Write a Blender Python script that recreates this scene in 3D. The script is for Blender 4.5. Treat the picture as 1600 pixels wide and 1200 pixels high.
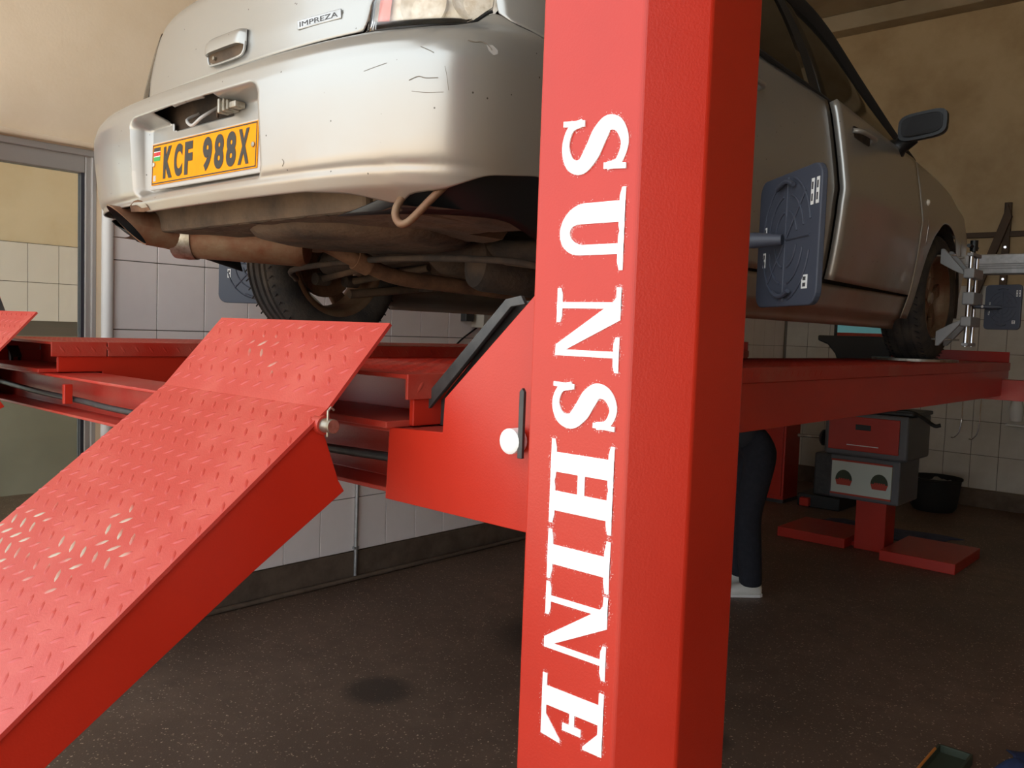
import bpy, bmesh, math, random
import numpy as np
from mathutils import Vector, Matrix, Euler
random.seed(7)
PI = math.pi
for o in list(bpy.data.objects): bpy.data.objects.remove(o)
scn = bpy.context.scene
C = scn.collection

# ------------------------------------------------------------------ camera
YAW, PITCH, ROLL, FPX, CAMH = .7283, .06296, .03576, 1326.0, 1.55
cf = Vector((-math.sin(YAW)*math.cos(PITCH), math.cos(YAW)*math.cos(PITCH), -math.sin(PITCH)))
cr0 = Vector((math.cos(YAW), math.sin(YAW), 0)); cu0 = cr0.cross(cf)
cr = math.cos(ROLL)*cr0 + math.sin(ROLL)*cu0; cu = -math.sin(ROLL)*cr0 + math.cos(ROLL)*cu0
cam = bpy.data.objects.new('camera', bpy.data.cameras.new('camera')); C.objects.link(cam)
cam.data.sensor_width = 36.0; cam.data.lens = 36.0*FPX/1600.0; cam.data.clip_start = .02
cam.matrix_world = Matrix(((cr.x, cu.x, -cf.x, 0), (cr.y, cu.y, -cf.y, 0), (cr.z, cu.z, -cf.z, CAMH), (0, 0, 0, 1)))
scn.camera = cam

# ------------------------------------------------------------------ light
world = bpy.data.worlds.new('sky'); scn.world = world; world.use_nodes = True
bg = world.node_tree.nodes['Background']; bg.inputs[0].default_value = (.86, .94, 1.0, 1); bg.inputs[1].default_value = 2.5
sun = bpy.data.objects.new('sun', bpy.data.lights.new('sun', 'SUN')); C.objects.link(sun)
sun.data.energy = 20.0; sun.data.angle = math.radians(.6); sun.data.color = (1, .93, .82)
sun.rotation_euler = (math.radians(-22), math.radians(-28), 0)      # high sun, falls on the yard outside only
scn.view_settings.view_transform = 'Standard'; scn.view_settings.look = 'None'
scn.view_settings.exposure = 0.22; scn.view_settings.gamma = 1.0; scn.view_settings.use_curve_mapping = False

# ------------------------------------------------------------------ materials
M = {}
def srgb(r, g, b):
    def l(c):
        c /= 255.0
        return c/12.92 if c <= .04045 else ((c+.055)/1.055)**2.4
    return (l(r), l(g), l(b), 1)
def mat(name, col, rough=.5, metal=0.0, col2=None, scale=6.0, bump=0.0, bscale=60.0, coat=0.0, detail=4.0, lo=.4, hi=.65, spec=.5, rough2=None):
    m = bpy.data.materials.new(name); m.use_nodes = True; M[name] = m
    nt = m.node_tree; p = nt.nodes['Principled BSDF']
    p.inputs['Base Color'].default_value = col; p.inputs['Roughness'].default_value = rough
    p.inputs['Metallic'].default_value = metal; p.inputs['Coat Weight'].default_value = coat
    p.inputs['Coat Roughness'].default_value = .08; p.inputs['Specular IOR Level'].default_value = spec
    tc = nt.nodes.new('ShaderNodeTexCoord')
    if col2 is not None:
        n = nt.nodes.new('ShaderNodeTexNoise'); n.inputs['Scale'].default_value = scale; n.inputs['Detail'].default_value = detail
        n.inputs['Roughness'].default_value = .62
        nt.links.new(tc.outputs['Object'], n.inputs['Vector'])
        r = nt.nodes.new('ShaderNodeMapRange'); r.inputs[1].default_value = lo; r.inputs[2].default_value = hi
        nt.links.new(n.outputs['Fac'], r.inputs[0])
        mx = nt.nodes.new('ShaderNodeMix'); mx.data_type = 'RGBA'; mx.inputs[6].default_value = col; mx.inputs[7].default_value = col2
        nt.links.new(r.outputs[0], mx.inputs[0]); nt.links.new(mx.outputs[2], p.inputs['Base Color'])
        if rough2 is not None:
            mr = nt.nodes.new('ShaderNodeMapRange'); mr.inputs[3].default_value = rough; mr.inputs[4].default_value = rough2
            nt.links.new(r.outputs[0], mr.inputs[0]); nt.links.new(mr.outputs[0], p.inputs['Roughness'])
    if bump > 0:
        n2 = nt.nodes.new('ShaderNodeTexNoise'); n2.inputs['Scale'].default_value = bscale; n2.inputs['Detail'].default_value = 3
        nt.links.new(tc.outputs['Object'], n2.inputs['Vector'])
        b = nt.nodes.new('ShaderNodeBump'); b.inputs['Strength'].default_value = bump; b.inputs['Distance'].default_value = .01
        nt.links.new(n2.outputs['Fac'], b.inputs['Height']); nt.links.new(b.outputs[0], p.inputs['Normal'])
    return m
mat('red', srgb(180, 40, 21), .36, col2=srgb(170, 35, 18), scale=3, bump=.05, bscale=350, lo=.35, hi=.7, spec=.45)
mat('red_dusty', srgb(168, 38, 24), .42, col2=srgb(170, 84, 68), scale=5, bump=.08, bscale=260, lo=.45, hi=.85)
mat('red_ramp', srgb(176, 52, 42), .4, col2=srgb(190, 80, 68), scale=7, bump=.05, bscale=300, lo=.45, hi=.8)  # pinker red and dusty patches; sky sheen is put into the colour
mat('red_lug', srgb(176, 52, 42), .38, col2=srgb(172, 150, 130), scale=3.2, lo=.60, hi=.66)  # same sheen-tinted red as the ramp, worn to bare steel in patches
mat('white_paint', srgb(246, 244, 244), .55)
mat('black_steel', srgb(46, 45, 45), .45, col2=srgb(62, 60, 58), scale=30)
mat('black_plastic', srgb(20, 20, 21), .45)
mat('rubber', srgb(44, 42, 40), .85, col2=srgb(74, 66, 57), scale=9, bump=.2, bscale=120)
mat('dark_rubber', srgb(26, 25, 25), .8)
mat('underbody', srgb(96, 76, 57), .9, col2=srgb(54, 43, 34), scale=5, bump=.5, bscale=28, detail=7)
mat('underbody_dark', srgb(46, 38, 32), .9, col2=srgb(74, 58, 44), scale=7, bump=.4, bscale=40)
mat('rust_pipe', srgb(118, 84, 58), .8, .25, col2=srgb(86, 58, 40), scale=11, bump=.3, bscale=60)
mat('muffler_metal', srgb(126, 102, 78), .6, .45, col2=srgb(112, 70, 46), scale=8, bump=.15, bscale=60)
mat('steel', srgb(178, 172, 160), .38, .85, col2=srgb(130, 120, 104), scale=22)
mat('chrome', srgb(222, 222, 226), .12, 1.0)
mat('alu', srgb(186, 186, 186), .42, .75, col2=srgb(160, 160, 158), scale=14)
mat('cast_grey', srgb(150, 150, 150), .55, .3)
mat('bluegrey', srgb(64, 68, 80), .5)
mat('label_white', srgb(225, 225, 222), .6)
mat('label_dark', srgb(60, 58, 60), .6)
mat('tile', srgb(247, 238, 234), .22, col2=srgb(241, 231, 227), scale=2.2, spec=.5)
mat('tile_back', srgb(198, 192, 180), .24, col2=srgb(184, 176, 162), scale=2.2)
mat('grout', srgb(112, 104, 96), .9)
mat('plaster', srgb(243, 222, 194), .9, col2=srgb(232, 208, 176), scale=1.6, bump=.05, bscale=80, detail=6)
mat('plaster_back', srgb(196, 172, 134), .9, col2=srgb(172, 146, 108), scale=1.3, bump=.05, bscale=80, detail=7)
mat('wall_grey', srgb(150, 146, 132), .6, col2=srgb(136, 132, 118), scale=1)
mat('skirting', srgb(104, 88, 74), .8, col2=srgb(84, 70, 58), scale=8, bump=.1)
mat('frame_alu', srgb(182, 176, 170), .4, .3)
mat('frame_dark', srgb(58, 58, 66), .5)
mat('pvc', srgb(236, 234, 230), .4)
mat('ceiling', srgb(176, 160, 134), .9, col2=srgb(156, 138, 110), scale=1.2)
mat('yard', srgb(172, 164, 152), .9, col2=srgb(150, 142, 130), scale=1.5)
mat('beige_box', srgb(186, 178, 164), .5)
mat('jeans', srgb(26, 27, 36), .9, col2=srgb(34, 35, 44), scale=30, bump=.2)
mat('shirt', srgb(50, 50, 56), .9)
mat('skin', srgb(92, 60, 44), .6)
mat('hair', srgb(18, 15, 14), .9)
mat('shoe_white', srgb(220, 218, 212), .6)
mat('blue_cloth', srgb(34, 50, 92), .9, col2=srgb(26, 36, 66), scale=18)
mat('mat_blue', srgb(66, 78, 108), .9, col2=srgb(52, 62, 88), scale=14)
mat('plate_yellow', srgb(236, 146, 0), .7, col2=srgb(230, 138, 0), scale=20, spec=.2)
mat('ink', srgb(46, 40, 32), .6)
mat('flag_red', srgb(190, 40, 40), .5); mat('flag_green', srgb(40, 150, 70), .5)
mat('plate_frame', srgb(176, 170, 164), .5)
mat('lamp_red', srgb(222, 110, 96), .2, coat=1.0)
mat('reflector', srgb(240, 236, 228), .5, .0, col2=srgb(206, 194, 176), scale=30, bump=.3, bscale=50)
mat('glass_dark', srgb(24, 22, 20), .06, spec=.8)
mat('mirror_dark', srgb(24, 20, 18), .35, spec=.15)  # dim reflection painted in as a dark base colour
mat('scuff_grey', srgb(118, 110, 98), .8)
mat('console_grey', srgb(92, 92, 96), .5)
mat('console_pale', srgb(196, 204, 196), .5)
mat('emblem_dark', srgb(48, 58, 40), .6); mat('emblem_red', srgb(176, 62, 46), .6)
mat('orange', srgb(206, 128, 52), .4); mat('green_box', srgb(56, 64, 50), .7)
mat('brown_steel', srgb(88, 70, 54), .7)
mat('brown_duct', srgb(168, 132, 84), .7)
m = mat('screen', srgb(120, 190, 196), .3)
p = m.node_tree.nodes['Principled BSDF']; p.inputs['Emission Color'].default_value = srgb(120, 196, 204); p.inputs['Emission Strength'].default_value = .14
# car paint: silver metallic with road dust that thickens in patches towards the sills
m = mat('silver', srgb(170, 167, 160), .33, .55, coat=.3)
nt = m.node_tree; p = nt.nodes['Principled BSDF']
tc = nt.nodes.new('ShaderNodeTexCoord'); sep = nt.nodes.new('ShaderNodeSeparateXYZ'); nt.links.new(tc.outputs['Object'], sep.inputs[0])
mr = nt.nodes.new('ShaderNodeMapRange'); mr.inputs[1].default_value = .62; mr.inputs[2].default_value = .34; nt.links.new(sep.outputs[2], mr.inputs[0])
nz = nt.nodes.new('ShaderNodeTexNoise'); nz.inputs['Scale'].default_value = 5; nz.inputs['Detail'].default_value = 5; nt.links.new(tc.outputs['Object'], nz.inputs['Vector'])
mu = nt.nodes.new('ShaderNodeMath'); mu.operation = 'MULTIPLY'; nt.links.new(mr.outputs[0], mu.inputs[0]); nt.links.new(nz.outputs['Fac'], mu.inputs[1])
mx = nt.nodes.new('ShaderNodeMix'); mx.data_type = 'RGBA'; mx.inputs[6].default_value = srgb(168, 166, 161); mx.inputs[7].default_value = srgb(164, 138, 110)
nt.links.new(mu.outputs[0], mx.inputs[0])
# stone chips
vo = nt.nodes.new('ShaderNodeTexVoronoi'); vo.inputs['Scale'].default_value = 26; nt.links.new(tc.outputs['Object'], vo.inputs['Vector'])
ch = nt.nodes.new('ShaderNodeMapRange'); ch.inputs[1].default_value = .06; ch.inputs[2].default_value = .045; nt.links.new(vo.outputs['Distance'], ch.inputs[0])
mx2 = nt.nodes.new('ShaderNodeMix'); mx2.data_type = 'RGBA'; mx2.inputs[7].default_value = srgb(84, 78, 70)
nt.links.new(ch.outputs[0], mx2.inputs[0]); nt.links.new(mx.outputs[2], mx2.inputs[6]); nt.links.new(mx2.outputs[2], p.inputs['Base Color'])
rr = nt.nodes.new('ShaderNodeMapRange'); rr.inputs[3].default_value = .3; rr.inputs[4].default_value = .55
nt.links.new(mu.outputs[0], rr.inputs[0]); nt.links.new(rr.outputs[0], p.inputs['Roughness'])
# clear glass
def glass(name, col, rough=.02, ior=1.45):
    m = bpy.data.materials.new(name); m.use_nodes = True; M[name] = m
    p = m.node_tree.nodes['Principled BSDF']; p.inputs['Base Color'].default_value = col
    p.inputs['Transmission Weight'].default_value = 1; p.inputs['Roughness'].default_value = rough; p.inputs['IOR'].default_value = ior
def thin_glass(name, col, rough=.02):
    m = bpy.data.materials.new(name); m.use_nodes = True; M[name] = m; nt = m.node_tree; nt.nodes.clear()
    o_ = nt.nodes.new('ShaderNodeOutputMaterial'); t_ = nt.nodes.new('ShaderNodeBsdfTransparent'); g_ = nt.nodes.new('ShaderNodeBsdfGlossy'); x_ = nt.nodes.new('ShaderNodeMixShader'); f_ = nt.nodes.new('ShaderNodeFresnel')
    t_.inputs[0].default_value = col; g_.inputs['Roughness'].default_value = rough; f_.inputs[0].default_value = 1.33
    nt.links.new(f_.outputs[0], x_.inputs[0]); nt.links.new(t_.outputs[0], x_.inputs[1]); nt.links.new(g_.outputs[0], x_.inputs[2]); nt.links.new(x_.outputs[0], o_.inputs[0])
thin_glass('pane_glass', (.80, .83, .80, 1)); thin_glass('lens_glass', (.96, .94, .91, 1), .08)
# workshop floor: dark oil-stained concrete with pale aggregate
m = mat('floor', srgb(70, 61, 54), .55)
nt = m.node_tree; p = nt.nodes['Principled BSDF']; tc = nt.nodes.new('ShaderNodeTexCoord')
def noise(sc, det=5):
    n = nt.nodes.new('ShaderNodeTexNoise'); n.inputs['Scale'].default_value = sc; n.inputs['Detail'].default_value = det
    nt.links.new(tc.outputs['Object'], n.inputs['Vector']); return n
def rng(src, a, b, lo=0, hi=1):
    r = nt.nodes.new('ShaderNodeMapRange'); r.inputs[1].default_value = a; r.inputs[2].default_value = b
    r.inputs[3].default_value = lo; r.inputs[4].default_value = hi; nt.links.new(src, r.inputs[0]); return r.outputs[0]
def mixc(fac, a, b):
    x = nt.nodes.new('ShaderNodeMix'); x.data_type = 'RGBA'
    nt.links.new(fac, x.inputs[0])
    for i, c in ((6, a), (7, b)):
        if isinstance(c, tuple): x.inputs[i].default_value = c
        else: nt.links.new(c, x.inputs[i])
    return x.outputs[2]
base = mixc(rng(noise(1.1, 7).outputs['Fac'], .35, .7), srgb(114, 92, 77), srgb(84, 67, 56))
base = mixc(rng(noise(9, 6).outputs['Fac'], .4, .75), base, srgb(92, 73, 60))
v = nt.nodes.new('ShaderNodeTexVoronoi'); v.inputs['Scale'].default_value = 75; nt.links.new(tc.outputs['Object'], v.inputs['Vector'])
sp = rng(v.outputs['Distance'], .30, .14)
gate = rng(noise(40, 2).outputs['Fac'], .48, .58)
mm = nt.nodes.new('ShaderNodeMath'); mm.operation = 'MULTIPLY'; nt.links.new(sp, mm.inputs[0]); nt.links.new(gate, mm.inputs[1])
base = mixc(mm.outputs[0], base, srgb(206, 184, 160))
for sx, sy, rad in ((-2.74, 2.284, .17), (-1.55, 2.9, .14), (-2.6, 3.35, .4)):          # oil stains
    vd = nt.nodes.new('ShaderNodeVectorMath'); vd.operation = 'SUBTRACT'; vd.inputs[1].default_value = (sx, sy, 0)
    nt.links.new(tc.outputs['Object'], vd.inputs[0])
    nn = nt.nodes.new('ShaderNodeVectorMath'); nn.operation = 'LENGTH'; nt.links.new(vd.outputs[0], nn.inputs[0])
    ad = nt.nodes.new('ShaderNodeMath'); ad.operation = 'MULTIPLY_ADD'; ad.inputs[1].default_value = .3*rad; nt.links.new(noise(9).outputs['Fac'], ad.inputs[0]); nt.links.new(nn.outputs['Value'], ad.inputs[2])
    base = mixc(rng(ad.outputs[0], rad*1.15, rad*.75, 0, .75), base, srgb(46, 38, 32))
nt.links.new(base, p.inputs['Base Color'])
b = nt.nodes.new('ShaderNodeBump'); b.inputs['Strength'].default_value = .25; b.inputs['Distance'].default_value = .005
nt.links.new(noise(160, 3).outputs['Fac'], b.inputs['Height']); nt.links.new(b.outputs[0], p.inputs['Normal'])

# ------------------------------------------------------------------ mesh helpers
class MB:
    def __init__(s): s.v = []; s.f = []
    def add(s, vs, fs):
        n = len(s.v); s.v += [tuple(a) for a in vs]; s.f += [tuple(i+n for i in f) for f in fs]; return s
    def box(s, x0, x1, y0, y1, z0, z1, rot=None, piv=None):
        vs = [Vector((x, y, z)) for z in (z0, z1) for y in (y0, y1) for x in (x0, x1)]
        if rot is not None:
            pv = Vector(piv) if piv else Vector(((x0+x1)/2, (y0+y1)/2, (z0+z1)/2))
            R = Euler(rot).to_matrix(); vs = [pv + R @ (a-pv) for a in vs]
        return s.add(vs, [(0, 2, 3, 1), (4, 5, 7, 6), (0, 1, 5, 4), (2, 6, 7, 3), (0, 4, 6, 2), (1, 3, 7, 5)])
    def prism(s, poly, axis, a, b):
        n = len(poly)
        mk = {'x': lambda p, t: (t, p[0], p[1]), 'y': lambda p, t: (p[0], t, p[1]), 'z': lambda p, t: (p[0], p[1], t)}[axis]
        vs = [mk(p, a) for p in poly] + [mk(p, b) for p in poly]
        fs = [tuple(range(n))[::-1], tuple(range(n, 2*n))] + [(i, (i+1) % n, n+(i+1) % n, n+i) for i in range(n)]
        return s.add(vs, fs)
    def tube(s, pts, r, n=12, caps=True, hollow=0):
        P = [Vector(p) for p in pts]; rs = r if isinstance(r, (list, tuple)) else [r]*len(P)
        t0 = (P[1]-P[0]).normalized(); up = Vector((0, 0, 1)) if abs(t0.z) < .9 else Vector((1, 0, 0))
        nx = t0.cross(up).normalized(); vs = []
        for i, p in enumerate(P):
            t = (P[min(i+1, len(P)-1)]-P[max(i-1, 0)]).normalized()
            nx = (nx - t*nx.dot(t)).normalized(); ny = t.cross(nx)
            vs += [p + rs[i]*(math.cos(2*PI*k/n)*nx + math.sin(2*PI*k/n)*ny) for k in range(n)]
        fs = [(i*n+k, i*n+(k+1) % n, (i+1)*n+(k+1) % n, (i+1)*n+k) for i in range(len(P)-1) for k in range(n)]
        if caps: fs += [tuple(range(n))[::-1], tuple(range((len(P)-1)*n, len(P)*n))]
        return s.add(vs, fs)
    def lathe(s, prof, org, axis, n=32, closed=False):
        org = Vector(org); a = Vector(axis).normalized(); up = Vector((0, 0, 1)) if abs(a.z) < .9 else Vector((1, 0, 0))
        e1 = a.cross(up).normalized(); e2 = a.cross(e1); vs = []
        for r, h in prof:
            vs += [org + a*h + r*(math.cos(2*PI*k/n)*e1 + math.sin(2*PI*k/n)*e2) for k in range(n)]
        m = len(prof)
        fs = [(i*n+k, i*n+(k+1) % n, ((i+1) % m)*n+(k+1) % n, ((i+1) % m)*n+k) for i in range(m if closed else m-1) for k in range(n)]
        if not closed:
            if prof[0][0] > 1e-4: fs.append(tuple(range(n))[::-1])
            if prof[-1][0] > 1e-4: fs.append(tuple(range((m-1)*n, m*n)))
        return s.add(vs, fs)
    def grid(s, rows):
        n, m = len(rows), len(rows[0]); vs = [p for r in rows for p in r]
        return s.add(vs, [(i*m+j, (i+1)*m+j, (i+1)*m+j+1, i*m+j+1) for i in range(n-1) for j in range(m-1)])
    def mesh(s, name, mt, smooth=False, fix=True):
        me = bpy.data.meshes.new(name); me.from_pydata(s.v, [], s.f)
        if fix:
            bm = bmesh.new(); bm.from_mesh(me); bmesh.ops.recalc_face_normals(bm, faces=bm.faces); bm.to_mesh(me); bm.free()
        for q in (mt if isinstance(mt, (list, tuple)) else [mt]): me.materials.append(M[q])
        if smooth:
            me.shade_smooth(); me.set_sharp_from_angle(angle=math.radians(smooth if smooth > 1 else 40))
        me.update(); return me
    def build(s, name, mt, parent=None, smooth=False, bevel=0, fix=True, seg=2, solid=0):
        o = bpy.data.objects.new(name, s.mesh(name, mt, smooth, fix)); C.objects.link(o); adopt(o, parent)
        if solid:
            q = o.modifiers.new('thickness', 'SOLIDIFY'); q.thickness = solid; q.offset = -1
        if bevel:
            q = o.modifiers.new('bevel', 'BEVEL'); q.width = bevel; q.segments = seg; q.limit_method = 'ANGLE'; q.angle_limit = math.radians(35)
        return o
LOCAL = set()
def tag(o, label, cat, group=None):
    o['label'] = label; o['category'] = cat
    if group: o['group'] = group
    return o
def thing(name, label, cat, loc, group=None, local=False):
    o = bpy.data.objects.new(name, None); C.objects.link(o); o.location = loc; o.empty_display_size = .1
    if local: LOCAL.add(o.name)
    return tag(o, label, cat, group)
def struct(o): o['kind'] = 'structure'; return o
def adopt(o, parent):
    """children are modelled in world space unless their top-level parent is a local frame"""
    if parent is None: return o
    o.parent = parent
    if parent.type == 'EMPTY' and parent.name not in LOCAL: o.matrix_parent_inverse = Matrix.Translation(-parent.location)
    return o
def smooth_path(pts, n=8):
    """Catmull-Rom through the points"""
    P = [Vector(p) for p in pts]; P = [2*P[0]-P[1]] + P + [2*P[-1]-P[-2]]; out = []
    for i in range(1, len(P)-2):
        for k in range(n):
            t = k/n; a, b, c, d = P[i-1], P[i], P[i+1], P[i+2]
            out.append(.5*((2*b) + (c-a)*t + (2*a-5*b+4*c-d)*t*t + (3*b-a-3*c+d)*t**3))
    out.append(P[-2]); return out
def text_mesh(s, size, mt, depth=.0006, bold=0.0):
    cu_ = bpy.data.curves.new('txt', 'FONT'); cu_.body = s; cu_.size = size; cu_.extrude = depth
    cu_.offset = bold; cu_.align_x = 'CENTER'; cu_.align_y = 'CENTER'
    o = bpy.data.objects.new('txt', cu_); C.objects.link(o); bpy.context.view_layer.update()
    me = bpy.data.meshes.new_from_object(o.evaluated_get(bpy.context.evaluated_depsgraph_get()))
    bpy.data.objects.remove(o); me.materials.clear(); me.materials.append(M[mt]); return me

# ------------------------------------------------------------------ the building
WX, BY, FY, RX, CZ = -4.1, 9.15, -.35, 3.2, 4.95
TW, TH, TZ0 = .2475, .3275, .178
struct(MB().box(-8.2, RX+.2, FY, BY+.2, -.2, 0).build('floor', 'floor'))
struct(MB().box(-8.2, RX+.2, FY, BY+.2, CZ, CZ+.2).build('ceiling', 'ceiling'))
ex = MB().box(-40, 30, -45, FY, -.25, -.03); o = struct(ex.build('ground_yard', 'yard'))
# left wall with a glazed door opening 
wl = MB()
wl.box(WX-.2, WX, 1.66, BY, 0, CZ); wl.box(WX-.2, WX, FY, 1.66, 2.30, CZ); wl.box(WX-.2, WX, FY, -.1, 0, 2.30)
wall_left = struct(wl.build('wall_left', 'plaster'))
MB().box(WX, WX+.012, 1.69, BY, TZ0, TZ0+6*TH).build('grout_bed', 'grout', wall_left)
MB().box(WX, WX+.035, FY, 1.75, 2.31, 2.335).build('plaster_ledge', 'plaster', wall_left, bevel=.008)
struct(MB().box(WX, WX+.018, 1.70, BY, 0, TZ0-.004).build('baseboard_left', 'skirting', bevel=.004))
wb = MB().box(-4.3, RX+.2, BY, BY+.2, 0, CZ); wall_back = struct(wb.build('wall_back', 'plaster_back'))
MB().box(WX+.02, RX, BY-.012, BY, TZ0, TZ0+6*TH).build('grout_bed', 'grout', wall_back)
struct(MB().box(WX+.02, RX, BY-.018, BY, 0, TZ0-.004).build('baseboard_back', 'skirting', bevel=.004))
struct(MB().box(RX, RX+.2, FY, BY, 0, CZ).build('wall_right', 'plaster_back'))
fw = MB(); fw.box(1.0, RX+.2, FY-.2, FY, 0, CZ); fw.box(-8.2, 1.0, FY-.2, FY, 4.5, CZ); fw.box(WX-.2, WX, FY-.2, FY, 0, 4.0)
struct(fw.build('wall_front', 'plaster'))
struct(MB().box(-4.1, RX, BY-.22, BY, 4.78, CZ).build('trim_1', 'ceiling', bevel=.01))
def tile_mesh(name, w, h, axis):
    g = .0022; b = MB()
    if axis == 'x': b.box(0, .008, g, w-g, g, h-g)
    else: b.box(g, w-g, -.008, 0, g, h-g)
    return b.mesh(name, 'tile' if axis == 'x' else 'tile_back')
tmx = tile_mesh('tile', TW, TH, 'x')
def put_tile(me, loc, parent):
    o = bpy.data.objects.new('tile', me); C.objects.link(o); o.location = loc; o.parent = parent
    q = o.modifiers.new('bevel', 'BEVEL'); q.width = .002; q.segments = 2; return o
y0 = 1.947
put_me = tile_mesh('tile', y0-1.70, TH, 'x')
for r in range(6): put_tile(put_me, (WX+.01, 1.70, TZ0+r*TH), wall_left)
for k in range(18):
    for r in range(6): put_tile(tmx, (WX+.01, y0+k*TW, TZ0+r*TH), wall_left)
xs = MB()
for k in range(18, 29):
    for r in range(6): xs.box(WX+.01, WX+.018, y0+k*TW+.002, y0+(k+1)*TW-.002, TZ0+r*TH+.002, TZ0+(r+1)*TH-.002)
xs.build('far_tiles', 'tile', wall_left)['kind'] = 'stuff'
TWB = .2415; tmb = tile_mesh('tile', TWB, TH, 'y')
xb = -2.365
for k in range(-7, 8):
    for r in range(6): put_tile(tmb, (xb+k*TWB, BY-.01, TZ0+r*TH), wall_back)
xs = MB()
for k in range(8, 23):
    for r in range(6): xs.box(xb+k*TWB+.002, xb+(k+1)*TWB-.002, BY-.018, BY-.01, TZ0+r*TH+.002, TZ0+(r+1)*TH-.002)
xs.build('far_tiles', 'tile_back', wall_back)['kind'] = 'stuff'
# glazed door in the left wall
dr = MB(); dr.box(WX-.07, WX-.005, 1.615, 1.66, 0, 2.30); dr.box(WX-.07, WX-.005, -.1, 1.615, 2.20, 2.30); dr.box(WX-.07, WX-.005, -.1, -.05, 0, 2.2)
door = struct(dr.build('door_1', 'frame_alu', bevel=.004))
MB().box(WX-.07, WX+.008, -.1, 1.70, 2.275, 2.305).build('head_flashing', 'frame_alu', door, bevel=.004)
MB().box(WX-.07, WX+.006, 1.64, 1.662, 0, 2.275).build('jamb_cover', 'frame_alu', door, bevel=.004)
MB().box(WX-.05, WX-.012, 1.60, 1.615, 0, 2.2).build('gasket', 'frame_dark', door)
MB().box(WX-.045, WX-.015, -.05, 1.60, 1.385, 1.43).build('mid_rail', 'frame_dark', door, bevel=.004)
MB().box(WX-.034, WX-.028, -.05, 1.60, .05, 1.385).build('pane', 'pane_glass', door)
MB().box(WX-.034, WX-.028, -.05, 1.60, 1.43, 2.2).build('pane', 'pane_glass', door)
MB().box(WX-.05, WX-.012, -.05, 1.60, 0, .05).build('bottom_rail', 'frame_alu', door)
# the room beyond the glass
NX = -7.9
wn = struct(MB().box(NX-.2, NX, FY, BY, 0, CZ).build('wall_neighbour', 'plaster'))
MB().box(NX, NX+.01, FY, 6.0, .0, 1.36).build('lower_panel', 'wall_grey', wn)
MB().box(NX, NX+.012, FY, 6.0, 1.36, TZ0+6*TH).build('grout_bed', 'grout', wn)
for k in range(12):
    for r in range(2): put_tile(tmx, (NX+.01, 1.4+k*TW, 1.485+r*TH), wn)
# ---- fittings on the left wall
o = MB().tube([(WX+.035, 1.70, .02), (WX+.035, 1.70, 2.135)], .026, 16).build('drain_pipe', 'pvc', smooth=40)
tag(o, 'white plastic pipe running up the left wall beside the glazed door', 'pipe')
cb = MB().tube([(WX+.05, 1.66, 1.415), (WX+.05, 1.74, 1.415)], .012, 10).build('pipe_clip', 'black_plastic', o, smooth=40)
t = thing('electrical_conduit', 'thin grey conduit pipe dropping down the tiled wall to the floor', 'conduit', (WX, 3.2, 0))
MB().tube([(WX+.03, 3.19, .0), (WX+.03, 3.19, 1.6)], .011, 10).build('riser', 'alu', t, smooth=40)
MB().box(WX+.008, WX+.04, 3.172, 3.208, .19, .205).build('clip', 'alu', t)
o = MB().tube(smooth_path([(WX+.045, 1.4, .014), (WX+.045, 4.9, .014), (WX+.045, 8.8, .014)], 4), .014, 10).build('floor_conduit', 'skirting', smooth=40)
tag(o, 'dark conduit lying along the foot of the left wall', 'conduit')
o = MB().tube(smooth_path([(WX+.03, 5.02, .30), (WX+.03, 5.02, .08), (WX+.04, 4.97, .02), (WX+.06, 4.75, .012)], 6), .011, 10).build('bent_conduit', 'alu', smooth=40)
tag(o, 'short bent grey conduit coming off the wall near the red post', 'conduit')
t = thing('control_box', 'beige electrical control box on the left wall seen under the car', 'control box', (WX, 4.35, 1.56))
MB().box(WX, WX+.13, 4.14, 4.62, 1.56, 1.86).build('housing', 'beige_box', t, bevel=.006)
MB().box(WX+.13, WX+.136, 4.30, 4.46, 1.62, 1.76).build('display', 'label_dark', t, bevel=.002)
o = MB().tube(smooth_path([(WX+.03, 4.18, 1.56), (WX+.03, 4.0, 1.45), (WX+.03, 3.86, 1.30), (WX+.03, 3.83, .9)], 6), .006, 8).build('wall_cable', 'black_plastic', smooth=40)
tag(o, 'thin black cable looping down the wall from the control box', 'cable')
o = MB().tube([(WX+.03, 4.33, 1.56), (WX+.03, 4.33, 1.0)], .007, 8).build('wall_cable', 'black_plastic', smooth=40)
tag(o, 'straight black cable hanging below the control box', 'cable')
t = thing('wall_lamp', 'slim dark wall lamp with a white tube left of the control box', 'lamp', (WX, 4.05, 1.62))
MB().box(WX, WX+.07, 4.035, 4.11, 1.60, 1.9).build('housing', 'black_steel', t, bevel=.004)
MB().box(WX+.07, WX+.076, 4.055, 4.095, 1.66, 1.88).build('tube', 'label_white', t)

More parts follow.
